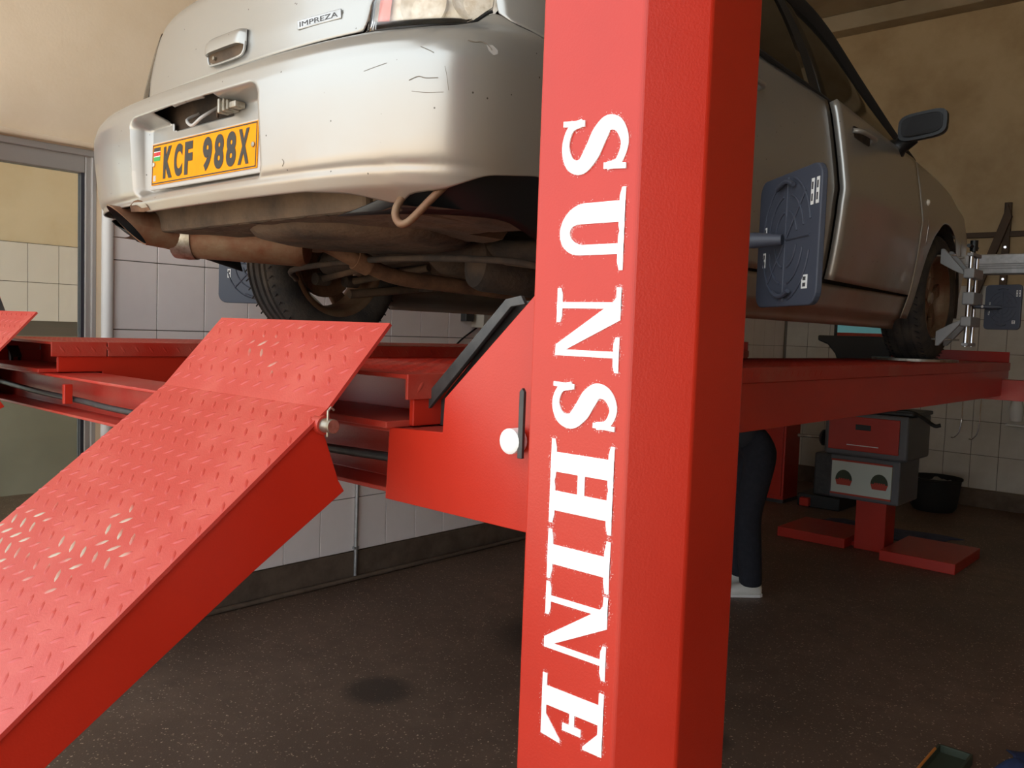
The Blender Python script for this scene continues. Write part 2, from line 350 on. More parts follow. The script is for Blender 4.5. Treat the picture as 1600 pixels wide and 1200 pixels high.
# ------------------------------------------------------------------ the four-post lift
XC = -2.085
lift = thing('four_post_lift', 'red four post vehicle lift with treadplate ramps carrying the silver car', 'car lift', (XC, 3.0, 0))
R0, R1, RZ, RB = -1.644, -1.10, 1.468, 1.285          # right runway, deck level, underside
YB, YF = .95, 5.30                                    # rear and front crossbeam (rear faces)
LC = -2.165
def mirror(b):
    b.v = [(2*LC-x, y, z) for x, y, z in b.v]; b.f = [f[::-1] for f in b.f]; return b
def mirrory(b, yc):
    b.v = [(x, 2*yc-y, z) for x, y, z in b.v]; b.f = [f[::-1] for f in b.f]; return b
def lug(b, o, A, B, N, ang, L=.0138, Wd=.0036, H=.0016):
    d = A*math.cos(ang)+B*math.sin(ang); e = B*math.cos(ang)-A*math.sin(ang)
    vs = [o-d*L, o-d*L*.4+e*Wd, o+d*L*.4+e*Wd, o+d*L, o+d*L*.4-e*Wd, o-d*L*.4-e*Wd, o-d*L*.45+N*H, o+d*L*.45+N*H]
    b.add(vs, [(0, 6, 1), (1, 6, 7, 2), (2, 7, 3), (3, 7, 4), (4, 7, 6, 5), (5, 6, 0)])
def tread(b, O, A, B, N, w, l, px=.042, py=.0235, m=.014):
    k = 0; y = m
    while y < l-m*.6:
        x = m + (px/2 if k % 2 else 0)
        while x < w-m*.6:
            lug(b, O+A*x+B*y, A, B, N, math.radians(47) if k % 2 else math.radians(-36))
            x += px
        y += py; k += 1
def C_post(mir, flip, letters=False):
    # folded C section, open towards the car; (x, y) outline
    pr = [(-.726, .85), (-.571, .85), (-.514, .907), (-.514, 1.03), (-.571, 1.087), (-.726, 1.087), (-.726, 1.08), (-.575, 1.08), (-.521, 1.026), (-.521, .911), (-.575, .857), (-.726, .857)]
    b = MB().prism(pr, 'z', .012, 2.35); bp = MB().box(-.78, -.44, .78, 1.16, 0, .014)
    cap = MB().prism(pr[:6], 'z', 2.35, 2.362)
    out = []
    for q in (b, bp, cap):
        if mir: mirror(q)
        if flip: mirrory(q, (YB+YF+.15)/2)
    post = b.build('post', 'red', lift, bevel=.006, seg=3)
    bp.build('base_plate', 'red', post, bevel=.003); cap.build('post_cap', 'red', post)
    return post
post_near = C_post(False, False); C_post(True, False); C_post(False, True); C_post(True, True)
# sprayed lettering on the near post, read from top to bottom
def S_glyph(w):
    # letter coordinates: u across 0..w, v up 0..1 (in units of cap height)
    c = [(.86, .70), (.80, .87), (.52, .955), (.25, .86), (.19, .70), (.34, .58), (.62, .46), (.82, .31), (.76, .13), (.48, .045), (.20, .12), (.12, .30)]
    wd = [.05, .05, .055, .075, .10, .125, .125, .10, .075, .055, .05, .05]
    P = smooth_path([(a*w, b_, 0) for a, b_ in c], 6); polys = []; n = len(P)
    import_w = [np.interp(i/(n-1)*(len(wd)-1), range(len(wd)), wd) for i in range(n)]
    Lf, Rt = [], []
    for i, p in enumerate(P):
        t_ = (P[min(i+1, n-1)]-P[max(i-1, 0)]); t_ = Vector((t_.x, t_.y*1.0, 0)).normalized(); nn_ = Vector((-t_.y, t_.x, 0))
        Lf.append(p+nn_*import_w[i]); Rt.append(p-nn_*import_w[i])
    for i in range(n-1): polys.append([Lf[i].xy, Lf[i+1].xy, Rt[i+1].xy, Rt[i].xy])
    polys.append([(.80*w, .66), (.90*w, .66), (.93*w, .99), (.84*w, .99)]); polys.append([(.06*w, .0), (.15*w, .0), (.19*w, .34), (.09*w, .34)])
    return polys
def rect(a, b, c, d): return [(a, c), (b, c), (b, d), (a, d)]
def serif(cx, hw, v, up):   # bracketed slab serif
    s = 1 if up else -1
    return [[(cx-hw, v), (cx+hw, v), (cx+hw, v-s*.055), (cx+hw*.62, v-s*.085), (cx-hw*.62, v-s*.085), (cx-hw, v-s*.055)]]
def glyph(ch, w):
    P = []
    if ch == 'S': return S_glyph(w)
    if ch == 'I':
        P += [rect(w/2-.13, w/2+.13, 0, 1)] + serif(w/2, .33, 1, 1) + serif(w/2, .33, 0, 0)
    if ch == 'H':
        for c in (.32, w-.32): P += [rect(c-.13, c+.13, 0, 1)] + serif(c, .30, 1, 1) + serif(c, .30, 0, 0)
        P += [rect(.3, w-.3, .45, .56)]
    if ch == 'N':
        P += [rect(.20, .28, 0, 1), rect(w-.28, w-.20, 0, 1)] + serif(.24, .22, 0, 0) + serif(w-.24, .22, 1, 1)
        P += [[(.05, 1), (.42, 1), (w-.2, .0), (w-.34, .0), (.20, .88)], rect(.02, .3, .93, 1)]
    if ch == 'U':
        cx, r = w/2, w/2-.33
        P += [rect(.20, .46, .36, 1), rect(w-.40, w-.27, .36, 1)] + serif(.33, .29, 1, 1) + serif(w-.33, .26, 1, 1)
        n = 14
        for i in range(n):
            q = []
            for k, rr in ((i, 0), (i+1, 0), (i+1, 1), (i, 1)):
                a = PI + PI*k/n; th = .26 + (.13-.26)*k/n
                ro, ri = (cx-.20 if k < n/2 else cx-.27), 0
                R_o = (cx-.20)*(1-k/n)+(w-.27-cx)*(k/n); R_i = R_o - th*(1 if True else 0)
                R_ = R_o if rr == 0 else R_i
                vv = .36 + (.36*math.sin(a) if rr == 0 else .20*math.sin(a))
                q.append((cx+R_*math.cos(a), vv))
            P.append(q)
    if ch == 'E':
        P += [rect(.20, .46, 0, 1), rect(.04, w-.1, .925, 1), rect(.04, w-.06, 0, .075)]
        P += [[(w-.34, .93), (w-.1, .70), (w-.06, .70), (w-.06, 1), (w-.34, 1)], [(w-.34, .07), (w-.06, .32), (w-.01, .32), (w-.05, 0), (w-.34, 0)]]
        P += [rect(.4, .82*w-.1, .47, .55), [(.80*w-.12, .36), (.80*w-.02, .36), (.80*w-.02, .66), (.80*w-.12, .66)]]
    return P
LX0, LH = -.6845, .098; mist = MB()
for ch, z1, z0 in (('S', 1.819, 1.742), ('U', 1.730, 1.620), ('N', 1.608, 1.501), ('S', 1.491, 1.427), ('H', 1.415, 1.302), ('I', 1.290, 1.236), ('N', 1.228, 1.119), ('E', 1.108, 1.018)):
    w = (z1-z0)/LH; b = MB()
    for i, poly in enumerate(glyph(ch, w)):
        b.prism([(LX0+v_*LH, z1-u_*LH) for u_, v_ in poly], 'y', .8488-.00002*i, .8502)
    b.build('letter', 'white_paint', post_near)
    rs_ = random.Random(ch+str(z1)); polys_ = glyph(ch, w)
    for _ in range(900):                       # spray mist along the stencil edges
        pl_ = rs_.choice(polys_); k_ = rs_.randrange(len(pl_)); a_, b2 = pl_[k_], pl_[(k_+1) % len(pl_)]; t_ = rs_.random()
        x = LX0+(a_[1]+(b2[1]-a_[1])*t_)*LH+rs_.gauss(0, .0022); z = z1-(a_[0]+(b2[0]-a_[0])*t_)*LH+rs_.gauss(0, .0022); r_ = rs_.uniform(.00018, .00045)
        if x > -.577 or x < -.722: continue
        mist.add([(x-r_, .8496, z), (x, .8496, z-r_), (x+r_, .8496, z), (x, .8496, z+r_)], [(0, 1, 2, 3)])
q = mist.build('overspray', 'white_paint', post_near, fix=False); q['kind'] = 'stuff'
# crossbeams: C channels open towards the rear, ends plated into the posts
def crossbeam(yb, flip):
    b = MB()
    zt, zb = 1.375, 1.262
    L_ = 2*LC-(-.80)
    sec = [(0, zb), (.15, zb), (.15, zt), (0, zt), (0, zt-.008), (.075, zt-.008), (.075, zb+.008), (0, zb+.008)]
    b.prism([(yb+y, z) for y, z in sec], 'x', L_, -.80)
    ends = []
    for mir in (0, 1):
        pl = [(-1.121, 1.376), (-.989, 1.382), (-.986, 1.437), (-.815, 1.592), (-.70, 1.70), (-.70, 1.252), (-1.127, 1.252)]
        if flip: pl = [(-.905, 1.376), (-.70, 1.376), (-.70, 1.252), (-.905, 1.252)]
        e = MB().prism(pl, 'y', yb-.006, yb+.002); g = MB()
        g.prism(pl, 'y', yb+.13, yb+.138)
        bar = MB()        # black folded latch guard standing behind the plate
        bl = [(-1.137, 1.371), (-1.139, 1.402), (-.926, 1.600), (-.893, 1.606), (-.884, 1.592), (-.914, 1.588), (-1.112, 1.396)]
        bar.prism(bl, 'y', yb+.065, yb+.073)
        bar.prism([(-1.130, 1.392), (-.926, 1.596), (-.893, 1.600), (-.83, 1.60), (-.83, 1.376), (-1.12, 1.376)], 'y', yb+.095, yb+.10)
        bar.prism([(-1.139, 1.402), (-.926, 1.600), (-.922, 1.596), (-1.135, 1.398)], 'y', yb+.067, yb+.10)
        rol = MB().lathe([(0, 0), (.014, 0), (.019, .004), (.019, .022), (.014, .026), (0, .026)], (-.822, yb-.034, 1.388), (0, 1, 0), 20)
        arm = MB().prism([(-.806, 1.365), (-.797, 1.365), (-.797, 1.462), (-.801, 1.468), (-.806, 1.462)], 'y', yb-.030, yb-.024)
        ends.append((e, g, bar, rol, arm, mir))
    if flip:
        mirrory(b, yb+.075)
        for en in ends:
            for q in en[:5]: mirrory(q, yb+.075)
    cb_ = b.build('crossbeam', 'red_dusty', lift, bevel=.002)
    for e, g, bar, rol, arm, mir in ends:
        if mir:
            for q in (e, g, bar, rol, arm): mirror(q)
        e.build('end_plate', 'red', cb_, bevel=.0015); g.build('end_plate', 'red', cb_, bevel=.0015)
        if flip: continue
        bar.build('latch_guard', 'black_steel', cb_, bevel=.001); rol.build('latch_roller', 'pvc', cb_, smooth=40); arm.build('latch_arm', 'black_steel', cb_, bevel=.001)
    return cb_
cb1 = crossbeam(YB, False); crossbeam(YF, True)
MB().tube(smooth_path([(-3.5, .985, 1.325), (-3.19, .98, 1.319), (-2.84, .98, 1.309), (-2.5, .98, 1.306), (-2.25, .98, 1.302), (-1.6, .985, 1.305), (-1.05, .99, 1.318)], 6), .0085, 10).build('lift_cable', 'black_steel', cb1, smooth=40)
MB().box(-2.557, -2.541, .945, .968, 1.296, 1.352).build('cable_bracket', 'red', cb1, bevel=.002)
# runways
def runway(mir):
    def mb(b): return mirror(b) if mir else b
    Y0, Y1 = YB+.01, YF+.14
    side = MB()
    for xa, xb_ in ((R1-.012, R1), (R0, R0+.012)):
        side.prism([(Y0+.15, RB), (YF-.01, RB), (YF-.01, 1.378), (Y1, 1.378), (Y1, 1.425), (Y0+.02, 1.425), (Y0+.02, 1.378), (Y0+.15, 1.378)], 'x', xa, xb_)
    for xa, xb_ in ((R1-.06, R1-.012), (R0+.012, R0+.06)): side.box(xa, xb_, Y0+.15, YF-.01, RB, RB+.008)
    rw = mb(side).build('runway', 'red', lift, bevel=.002)
    mb(MB().box(R0, R1, Y0, Y1, RZ-.007, RZ)).build('deck', 'red_dusty', rw)
    b = MB(); tread(b, Vector((R0, Y0+.06, RZ)), Vector((1, 0, 0)), Vector((0, 1, 0)), Vector((0, 0, 1)), R1-R0, 4.3)
    q = mb(b).build('tread_lugs', 'red_dusty', rw, smooth=60); q['kind'] = 'stuff'
    for x in (R1, R0-.006):                       # folded tread strips along both sides, a gap after the first piece
        for ya, yb_ in ((Y0, Y0+.16), (Y0+.164, Y1)):
            mb(MB().box(x-.001, x+.006, ya, yb_, 1.425, RZ+.001)).build('edge_strip', 'red_dusty', rw, bevel=.0015)
        l = MB()
        for k in range(40):
            lug(l, Vector((x+(.006 if x == R1 else -.001), Y0+.03+k*.045, 1.447)), Vector((0, 1 if x == R1 else -1, 0)), Vector((0, 0, 1)), Vector((1 if x == R1 else -1, 0, 0)), math.radians(52))
        q = mb(l).build('strip_lugs', 'red_dusty', rw, smooth=60); q['kind'] = 'stuff'
    mb(MB().box(R0+.01, R1-.01, Y0+.16, Y0+.166, RB+.02, RZ-.008)).build('end_bulkhead', 'red', rw)
    mb(MB().box(R0+.012, R1-.012, Y0-.03, Y0+.15, 1.376, 1.388)).build('seat_plate', 'red_dusty', rw, bevel=.002)
    mb(MB().box(R0, R1, Y1-.012, Y1, RZ, RZ+.06)).build('front_stop', 'red', rw, bevel=.003)
    # turn plate for the front wheel
    mb(MB().lathe([(0, 0), (.2, 0), (.2, .012), (0, .012)], (XC+.74, 1.114+3.442, RZ+.0022), (0, 0, 1), 32)).build('turn_plate', 'steel', rw, smooth=40)
    # ramp
    prof = [(.922, 1.555), (.80, 1.418), (.0, .775)]
    d1 = Vector((0, .80-.922, 1.418-1.555)); d2 = Vector((0, .0-.80, .775-1.418))
    n1 = Vector((0, d1.z, -d1.y)).normalized(); n2 = Vector((0, d2.z, -d2.y)).normalized()
    if n1.z < 0: n1 = -n1
    if n2.z < 0: n2 = -n2
    th = .006
    pp = [(.922, 1.555), (.80, 1.418), (0, .775)]; lo = [(0-n2.y*th, .775-n2.z*th), (.80-n2.y*th, 1.418-n2.z*th), (.922-n1.y*th, 1.555-n1.z*th)]
    rp = mb(MB().prism(pp+lo, 'x', R0, R1)).build('ramp', 'red_ramp', lift)
    b = MB(); tread(b, Vector((R0, .922, 1.555)), Vector((1, 0, 0)), d1.normalized(), n1, R1-R0, d1.length)
    tread(b, Vector((R0, .80, 1.418)), Vector((1, 0, 0)), d2.normalized(), n2, R1-R0, d2.length, m=.008)
    q = mb(b).build('tread_lugs', 'red_lug', rp, smooth=60); q['kind'] = 'stuff'
    sp_ = [(.80-n2.y*th, 1.418-n2.z*th), (.79, 1.396), (.827, 1.299), (.839, 1.281), (.678, 1.18), (.391, .986), (.06, .755), (.0, .765)]
    for xa in (R1-.012, R0+.004): mb(MB().prism(sp_, 'x', xa, xa+.008)).build('side_plate', 'red', rp, bevel=.001)
    mb(MB().tube([(R0+.005, .79, 1.392), (R1+.03, .79, 1.392)], .0115, 18)).build('hinge_pin', 'steel', rp, smooth=40, bevel=.001)
    mb(MB().tube([(R1+.022, .785, 1.376), (R1+.022, .785, 1.416), (R1+.022, .79, 1.421), (R1+.022, .796, 1.417)], .002, 8)).build('split_pin', 'steel', rp, smooth=40)
    mb(MB().tube([(R1-.012, .79, 1.392), (R1+.008, .79, 1.392)], .015, 18)).build('pin_boss', 'red_dusty', rp, smooth=40)
    return rw
runway(False); runway(True)
# rolling jack resting on the left runway
jx = 2*XC-R1
t = thing('rolling_jack', 'red and black rolling jack sitting on the far runway under the car', 'jack', (-2.9, 4.2, RZ))
MB().box(-3.0, -2.70, 3.55, 3.78, RZ+.03, RZ+.115).build('body', 'red', t, bevel=.004)
MB().box(-3.0, -2.70, 3.50, 3.80, RZ+.003, RZ+.03).build('base', 'red_dusty', t, bevel=.003)
MB().box(-2.96, -2.74, 3.78, 3.97, RZ+.02, RZ+.11).build('pump', 'black_plastic', t, bevel=.01)
MB().lathe([(0, 0), (.05, 0), (.055, .006), (.055, .02), (.05, .026), (0, .026)], (-2.80, 4.08, RZ+.036), (0, 0, 1), 20).build('saddle', 'red', t, smooth=40)
MB().box(-3.0, -2.70, 3.80, 4.28, RZ+.003, RZ+.035).build('rail', 'bluegrey', t, bevel=.003)

# ------------------------------------------------------------------ the car (local frame: x right, y forward from the number plate, z up from the deck)
car = thing('car', 'silver saloon car raised on the red lift, seen from its rear right corner', 'car', (-2.085, 1.114, RZ+.0022), local=True)
AX_R, AX_F, TR, TRK = .917, 3.442, .315, .74
_t = lambda z, a: float(np.interp(z, [p_[0] for p_ in a], [p_[1] for p_ in a]))
def smooth_tab(a, sig, x0, x1, n=1200):
    xs_ = np.linspace(x0-4*sig, x1+4*sig, n); ys_ = np.interp(xs_, [p_[0] for p_ in a], [p_[1] for p_ in a]); dx = xs_[1]-xs_[0]
    m_ = max(1, int(3*sig/dx)); k_ = np.exp(-.5*((np.arange(-m_, m_+1)*dx)/sig)**2); k_ /= k_.sum()
    yy = np.convolve(np.pad(ys_, m_, 'edge'), k_, 'valid'); return list(zip(xs_.tolist(), yy.tolist()))
class Tab:
    def __init__(s, a, sig, x0, x1): t_ = smooth_tab(a, sig, x0, x1); s.x = np.array([q[0] for q in t_]); s.y = np.array([q[1] for q in t_])
    def __call__(s, q): return float(np.interp(q, s.x, s.y))
W_T = [(.12, .78), (.2, .80), (.30, .83), (.36, .842), (.45, .854), (.55, .864), (.60, .866), (.625, .872), (.66, .868), (.75, .855), (.85, .838), (.92, .825), (.97, .81), (1.02, .78)]
Y_T = [(.28, .09), (.318, .05), (.345, .02), (.372, -.016), (.400, -.030), (.409, -.0265), (.415, -.0265), (.422, -.033), (.436, -.037), (.50, -.042), (.58, -.048), (.63, -.048), (.66, -.042), (.685, -.026), (.70, 0), (.712, .035), (.722, .062), (.735, .068), (.80, .070), (.90, .082), (.96, .092), (.985, .105), (1.02, .14)]
N_T = [(.3, 4.6), (.45, 5.4), (.62, 5.4), (.70, 4.4), (.74, 3.6), (1.0, 3.2)]
B_T = [(.3, .045), (.65, .045), (.73, .03), (1.0, .04)]
W_S, Y_S, N_S, B_S = Tab(W_T, .012, .1, 1.05), Tab(Y_T, .0035, .25, 1.05), Tab(N_T, .02, .25, 1.05), Tab(B_T, .02, .25, 1.05)
_rc = {}
def ring(z):
    k = round(z, 4)
    if k in _rc: return _rc[k]
    W, yr, n, b_ = W_S(z), Y_S(z), N_S(z), B_S(z); D = .40
    X, Y = [], []
    for i in range(0, 181):
        th = PI/2*(i/180); th = PI/2*((i/180)**1.6 if i < 90 else 1-(1-i/180)**1.6*1.0) if False else th
        sx, cx_ = math.sin(th)**(2/n), max(math.cos(th), 0)**(2/n)
        X.append(W*sx); Y.append(yr+D*(1-cx_)+b_*sx*sx)
    ys = Y[-1]
    for y in np.linspace(ys+.02, 3.75, 120):
        tt = max(0, (y-3.0)/1.1); X.append(W*(1-.10*tt**2.2)); Y.append(float(y))
    Wf = X[-1]; yf = 4.27 if z < .55 else 4.27-(z-.55)*.5
    for i in range(1, 61):
        th = PI/2*(1-i/60); X.append(Wf*max(math.sin(th), 0)**(2/3.4)); Y.append(3.75+(yf-3.75)*max(math.cos(th), 0)**(2/3.4))
    # densify the first flat stretch (rear) by inserting points
    X2, Y2 = [X[0]], [Y[0]]
    for i in range(1, len(X)):
        d = math.hypot(X[i]-X[i-1], Y[i]-Y[i-1]); m_ = max(1, int(d/.01))
        for j in range(1, m_+1):
            t_ = j/m_; xx = X[i-1]+(X[i]-X[i-1])*t_
            yy = Y[i-1]+(Y[i]-Y[i-1])*t_
            if i < 181:
                sx = min(1, xx/W); yy = yr+D*(1-max(0, 1-sx**n)**(1/n))+b_*sx*sx if sx < .97 else yy
            X2.append(xx); Y2.append(yy)
    X2, Y2 = np.array(X2), np.array(Y2)
    Q = np.concatenate([[0], np.cumsum(np.hypot(np.diff(X2), np.diff(Y2)))])
    _rc[k] = (Q, X2, Y2); return _rc[k]
def SQ(q, z):
    Q, X, Y = ring(z); s_ = 1 if q >= 0 else -1
    return Vector((s_*float(np.interp(abs(q), Q, X)), float(np.interp(abs(q), Q, Y)), z))
def qy(y, z=.6):
    Q, X, Y = ring(z); i = int(np.argmax(Y)); return float(np.interp(y, Y[:i+1], Q[:i+1]))
def SY(side):
    def f(y, z):
        p_ = SQ(qy(y, z), z); return Vector((side*p_.x, p_.y, z))
    return f
def patch(fn, cols, zlo, zhi, nz, mod=None, flip=False):
    rows = []
    for c in cols:
        a, b_ = zlo(c), zhi(c); r_ = []
        for j in range(nz+1):
            p_ = fn(c, a+(b_-a)*j/nz); r_.append(mod(c, p_) if mod else p_)
        rows.append(r_)
    if flip: rows = rows[::-1]
    return MB().grid(rows)
lin = lambda a, b_, n: [a+(b_-a)*i/n for i in range(n+1)]
tab = lambda a: (lambda q: _t(abs(q), a))
# --- rear bumper
def sst(a, b_, x): t_ = min(1, max(0, (x-a)/(b_-a))); return t_*t_*(3-2*t_)
def recess(q, p_):
    x, z = p_.x, p_.z
    if p_.y > .1 or abs(x) > .5: return p_
    cx_, cz_, hx, hz, r_ = -.012, .522, .324, .108, .03
    dx, dz = abs(x-cx_)-(hx-r_), abs(z-cz_)-(hz-r_)
    d = math.hypot(max(dx, 0), max(dz, 0))+min(max(dx, dz), 0)-r_
    s_ = 1-sst(-.022, .004, d)
    tgt = .014
    return Vector((x, p_.y+(tgt-p_.y)*s_ if s_ > 0 else p_.y, z))
q1, q2, q3, q4 = qy(.044, .33), qy(.113, .37), qy(.187, .4), qy(.33, .42)
b_lo = Tab([(-q4-.3, .425), (-q4, .421), (-q3, .408), (-q2, .400), (-q1, .396), (-.70, .388), (-.62, .380), (-.45, .374), (.45, .372), (.58, .362), (.70, .335), (q1-.05, .318), (q1, .318), (q2, .367), (q3, .402), (q4, .421), (q4+.3, .425)], .016, -1.6, 1.6)
_bh = [(0, .724), (.52, .716), (.60, .702), (.72, .690), (.80, .700), (qy(.10, .7), .728), (qy(.228, .75), .762), (qy(.262, .73), .733), (qy(.335, .71), .712), (qy(.56, .68), .665)]
b_hi = Tab([(-x_, y_) for x_, y_ in _bh[::-1]]+_bh[1:], .016, -1.6, 1.6)
QB = qy(.555, .55)
cols = [-QB+ (QB-.46)*i/60 for i in range(60)] + lin(-.46, .46, 130) + [.46+(QB-.46)*i/60 for i in range(1, 61)]
bm_ = patch(SQ, cols, b_lo, b_hi, 110, recess)
def in_hole(f):
    c = sum((Vector(bm_.v[i]) for i in f), Vector())/len(f)
    return -.205 < c.x < .12 and .590 < c.z < .629 - .01*0 and c.z > .590+(.02 if c.x < -.19 else 0) and c.y < .06
bm_.f = [f for f in bm_.f if not in_hole(f)]
bumper = bm_.build('rear_bumper', 'silver', car, smooth=55, fix=False, solid=.004)
MB().box(-.36, .33, .03, .06, .44, .70).build('bumper_beam', 'underbody_dark', bumper)
# wiring hanging in the opening above the number plate
MB().tube(smooth_path([(-.085, .03, .625), (-.075, -.008, .60), (-.03, -.018, .578), (.01, -.012, .595), (.015, .03, .628)], 6), .0042, 8).build('wire', 'plate_frame', bumper, smooth=40)
MB().tube(smooth_path([(.03, .02, .60), (.07, .0, .606), (.12, .0, .60)], 6), .0035, 8).build('wire', 'underbody', bumper, smooth=40)
lb = MB().box(.105, .15, -.022, .012, .592, .618); lb.box(.15, .18, -.018, .01, .596, .612); lb.box(.115, .125, -.03, .0, .586, .622); lb.box(.135, .143, -.028, .0, .588, .62)
lb.build('plate_lamp_holder', 'steel', bumper, bevel=.003)
# scuffs and a broken, rusty spot on the bumper skin
def on_bumper(q, z, off=.0008):
    p0, p1 = SQ(q, z), SQ(q+.01, z); d = (p1-p0).normalized(); return p0+Vector((d.y, -d.x, 0))*off
for pts_, r_ in (([(.765, .574), (.785, .581), (.80, .578), (.825, .579)], .0011), ([(.875, .660), (.89, .659), (.905, .662), (.922, .656), (.932, .648)], .0016), ([(.838, .602), (.842, .585), (.845, .556)], .0006), ([(.785, .641), (.80, .635), (.815, .628)], .0007), ([(.77, .553), (.80, .550), (.835, .552)], .0006), ([(.66, .60), (.69, .606), (.715, .611)], .0005), ([(.40, .445), (.405, .438), (.398, .43)], .0007)):
    MB().tube(smooth_path([on_bumper(q_, z_) for q_, z_ in pts_], 5), r_*.7, 6).build('scuff', 'scuff_grey', bumper, smooth=40)
ps_ = [(.915, .658), (.93, .660), (.945, .652), (.948, .644), (.938, .638), (.925, .646)]
MB().add([on_bumper(q_, z_, .0009) for q_, z_ in ps_], [tuple(range(len(ps_)))]).build('paint_chip', 'plate_frame', bumper)
ps_ = [(-.395, .382), (-.385, .398), (-.36, .409), (-.33, .411), (-.30, .405), (-.27, .392), (-.265, .378), (-.31, .376), (-.35, .379)]
MB().add([on_bumper(q_, z_, .0015) for q_, z_ in ps_], [tuple(range(len(ps_)))]).build('rusty_tear', 'rust_pipe', bumper)
# --- number plate
pl = thing  # (plate is a part of the car)
npl = MB().box(-.262, .262, -.002, .006, -.060, .060)
PM = Matrix.Translation((0, -.008, .500)) @ Euler((-.03, 0, .018)).to_matrix().to_4x4()
def plate_part(b, name, mt, parent=None, **k):
    o = b.build(name, mt, None, **k); o.parent = parent or car
    if parent is None: o.matrix_local = PM
    return o
plate = plate_part(MB().box(-.275, .275, .002, .010, -.068, .062), 'number_plate', 'plate_frame', bevel=.006)
plate_part(MB().box(-.260, .260, -.0015, .002, -.056, .056), 'yellow_sheet', 'plate_yellow', plate, bevel=.001)
bd = MB()
for a in ((-.257, .257, .0505, .0535), (-.257, .257, -.0535, -.0505), (-.257, -.254, -.0535, .0535), (.254, .257, -.0535, .0535)): bd.box(a[0], a[1], -.0022, -.001, a[2], a[3])
plate_part(bd, 'border', 'ink', plate)
def plate_text(s, cx_, w_, h_):
    me = text_mesh(s, .1, 'ink', bold=.005)
    xs_ = [v_.co.x for v_ in me.vertices]; ys_ = [v_.co.y for v_ in me.vertices]
    x0_, x1_, y0_, y1_ = min(xs_), max(xs_), min(ys_), max(ys_)
    for v_ in me.vertices:
        x, y, z = v_.co; v_.co = (cx_+((x-x0_)/(x1_-x0_)-.5)*w_, -.0022-.0004*(z > 0), ((y-y0_)/(y1_-y0_)-.5)*h_)
    o = bpy.data.objects.new('characters', me); C.objects.link(o); o.parent = plate
for s_, c_, w_ in (('K', -.170, .048), ('C', -.114, .043), ('F', -.060, .040), ('9', .034, .044), ('8', .090, .044), ('8', .146, .044), ('X', .202, .048)): plate_text(s_, c_, w_, .086)
for i, mt in enumerate(('ink', 'flag_red', 'flag_green')): plate_part(MB().box(-.250, -.214, -.0022, -.001, .034-.0125*i, .0455-.0125*i), 'flag_stripe', mt, plate)
for z_ in (.0338, .0212): plate_part(MB().box(-.250, -.214, -.0024, -.001, z_-.001, z_+.001), 'flag_line', 'label_white', plate)
plate_part(MB().lathe([(0, 0), (.004, 0), (.004, .001), (0, .001)], (-.232, -.0028, .028), (0, 1, 0), 12), 'flag_shield', 'flag_red', plate)
plate_part(MB().box(-.249, -.235, -.0022, -.001, -.046, -.030), 'hologram', 'plate_frame', plate)
for x in (-.247, .244): plate_part(MB().lathe([(0, 0), (.004, 0), (.0065, .002), (.0065, .005), (0, .005)], (x, -.0065, .0), (0, 1, 0), 16), 'bolt', 'steel', plate, smooth=40)
# --- boot lid
L_HI = .985
lid_q = [(.725, .515), (.76, .53), (.85, .55), (.93, .53), (.985, .47)]
rows = []
for i in range(61):
    u_ = -1+2*i/60; r_ = []
    for j in range(31):
        z = .736+(L_HI-.736)*j/30; r_.append(SQ(u_*_t(z, lid_q), z))
    for j in range(1, 17):
        s_ = j/16; e = SQ(u_*_t(L_HI, lid_q), L_HI); y = e.y+(.58-e.y)*s_
        r_.append(Vector((e.x*(1+.10*s_), y, L_HI+.055*math.sin(s_*PI/2)-.03*u_*u_*s_)))
    rows.append(r_)
lid = MB().grid(rows).build('boot_lid', 'silver', car, smooth=50, fix=False, solid=.004)
# crease along the lower lid
# lid handle: hood with a hollow below
hy = .058
hd = MB(); hw = .094
prof = [(.006, .828), (-.008, .826), (-.017, .816), (-.021, .792), (-.019, .787), (.006, .790)]
rows = [[Vector((-.008+hw*u_, hy+.008+p_[0]*(1-abs(u_)**10)**.3, p_[1]-.006*abs(u_)**6)) for p_ in prof] for u_ in lin(-1, 1, 24)]
hd.grid(rows); hd.build('lid_handle', 'silver', lid, smooth=50)
hr = MB().grid([[Vector((-.008+hw*.94*u_, hy+.004, z)) for z in (.758+.012*abs(u_)**4, .790)] for u_ in lin(-1, 1, 16)])
hr.build('handle_hollow', 'underbody', lid)
MB().tube(smooth_path([(-.100, hy+.004, .790), (-.094, hy+.003, .766), (-.07, hy+.002, .756), (.05, hy+.002, .756), (.08, hy+.003, .766), (.085, hy+.004, .790)], 5), .0035, 8).build('handle_rim', 'silver', lid, smooth=40)
MB().tube([(-.06, hy+.002, .772), (-.06, hy-.004, .772)], .005, 10).build('lock', 'steel', lid, smooth=40)
# model badge
bz = .800
c0, c1 = SQ(.300, bz), SQ(.450, bz); bc = (c0+c1)/2; ba = math.atan2(c1.y-c0.y, c1.x-c0.x)
badge = MB().box(-.076, .076, -.004, .0, -.011, .011).build('model_badge', 'alu', None, bevel=.002)
badge.parent = lid; badge.matrix_local = Matrix.Translation(bc+Vector((0, -.0015, -.012))) @ Euler((0.05, 0, ba)).to_matrix().to_4x4()
me = text_mesh('IMPREZA', .02, 'label_dark')
xs_ = [v_.co.x for v_ in me.vertices]; ys_ = [v_.co.y for v_ in me.vertices]
for v_ in me.vertices:
    x, y, z = v_.co; v_.co = (((x-min(xs_))/(max(xs_)-min(xs_))-.5)*.132, -.0044-.0003*(z > 0), ((y-min(ys_))/(max(ys_)-min(ys_))-.5)*.011)
o = bpy.data.objects.new('badge_letters', me); C.objects.link(o); o.parent = badge
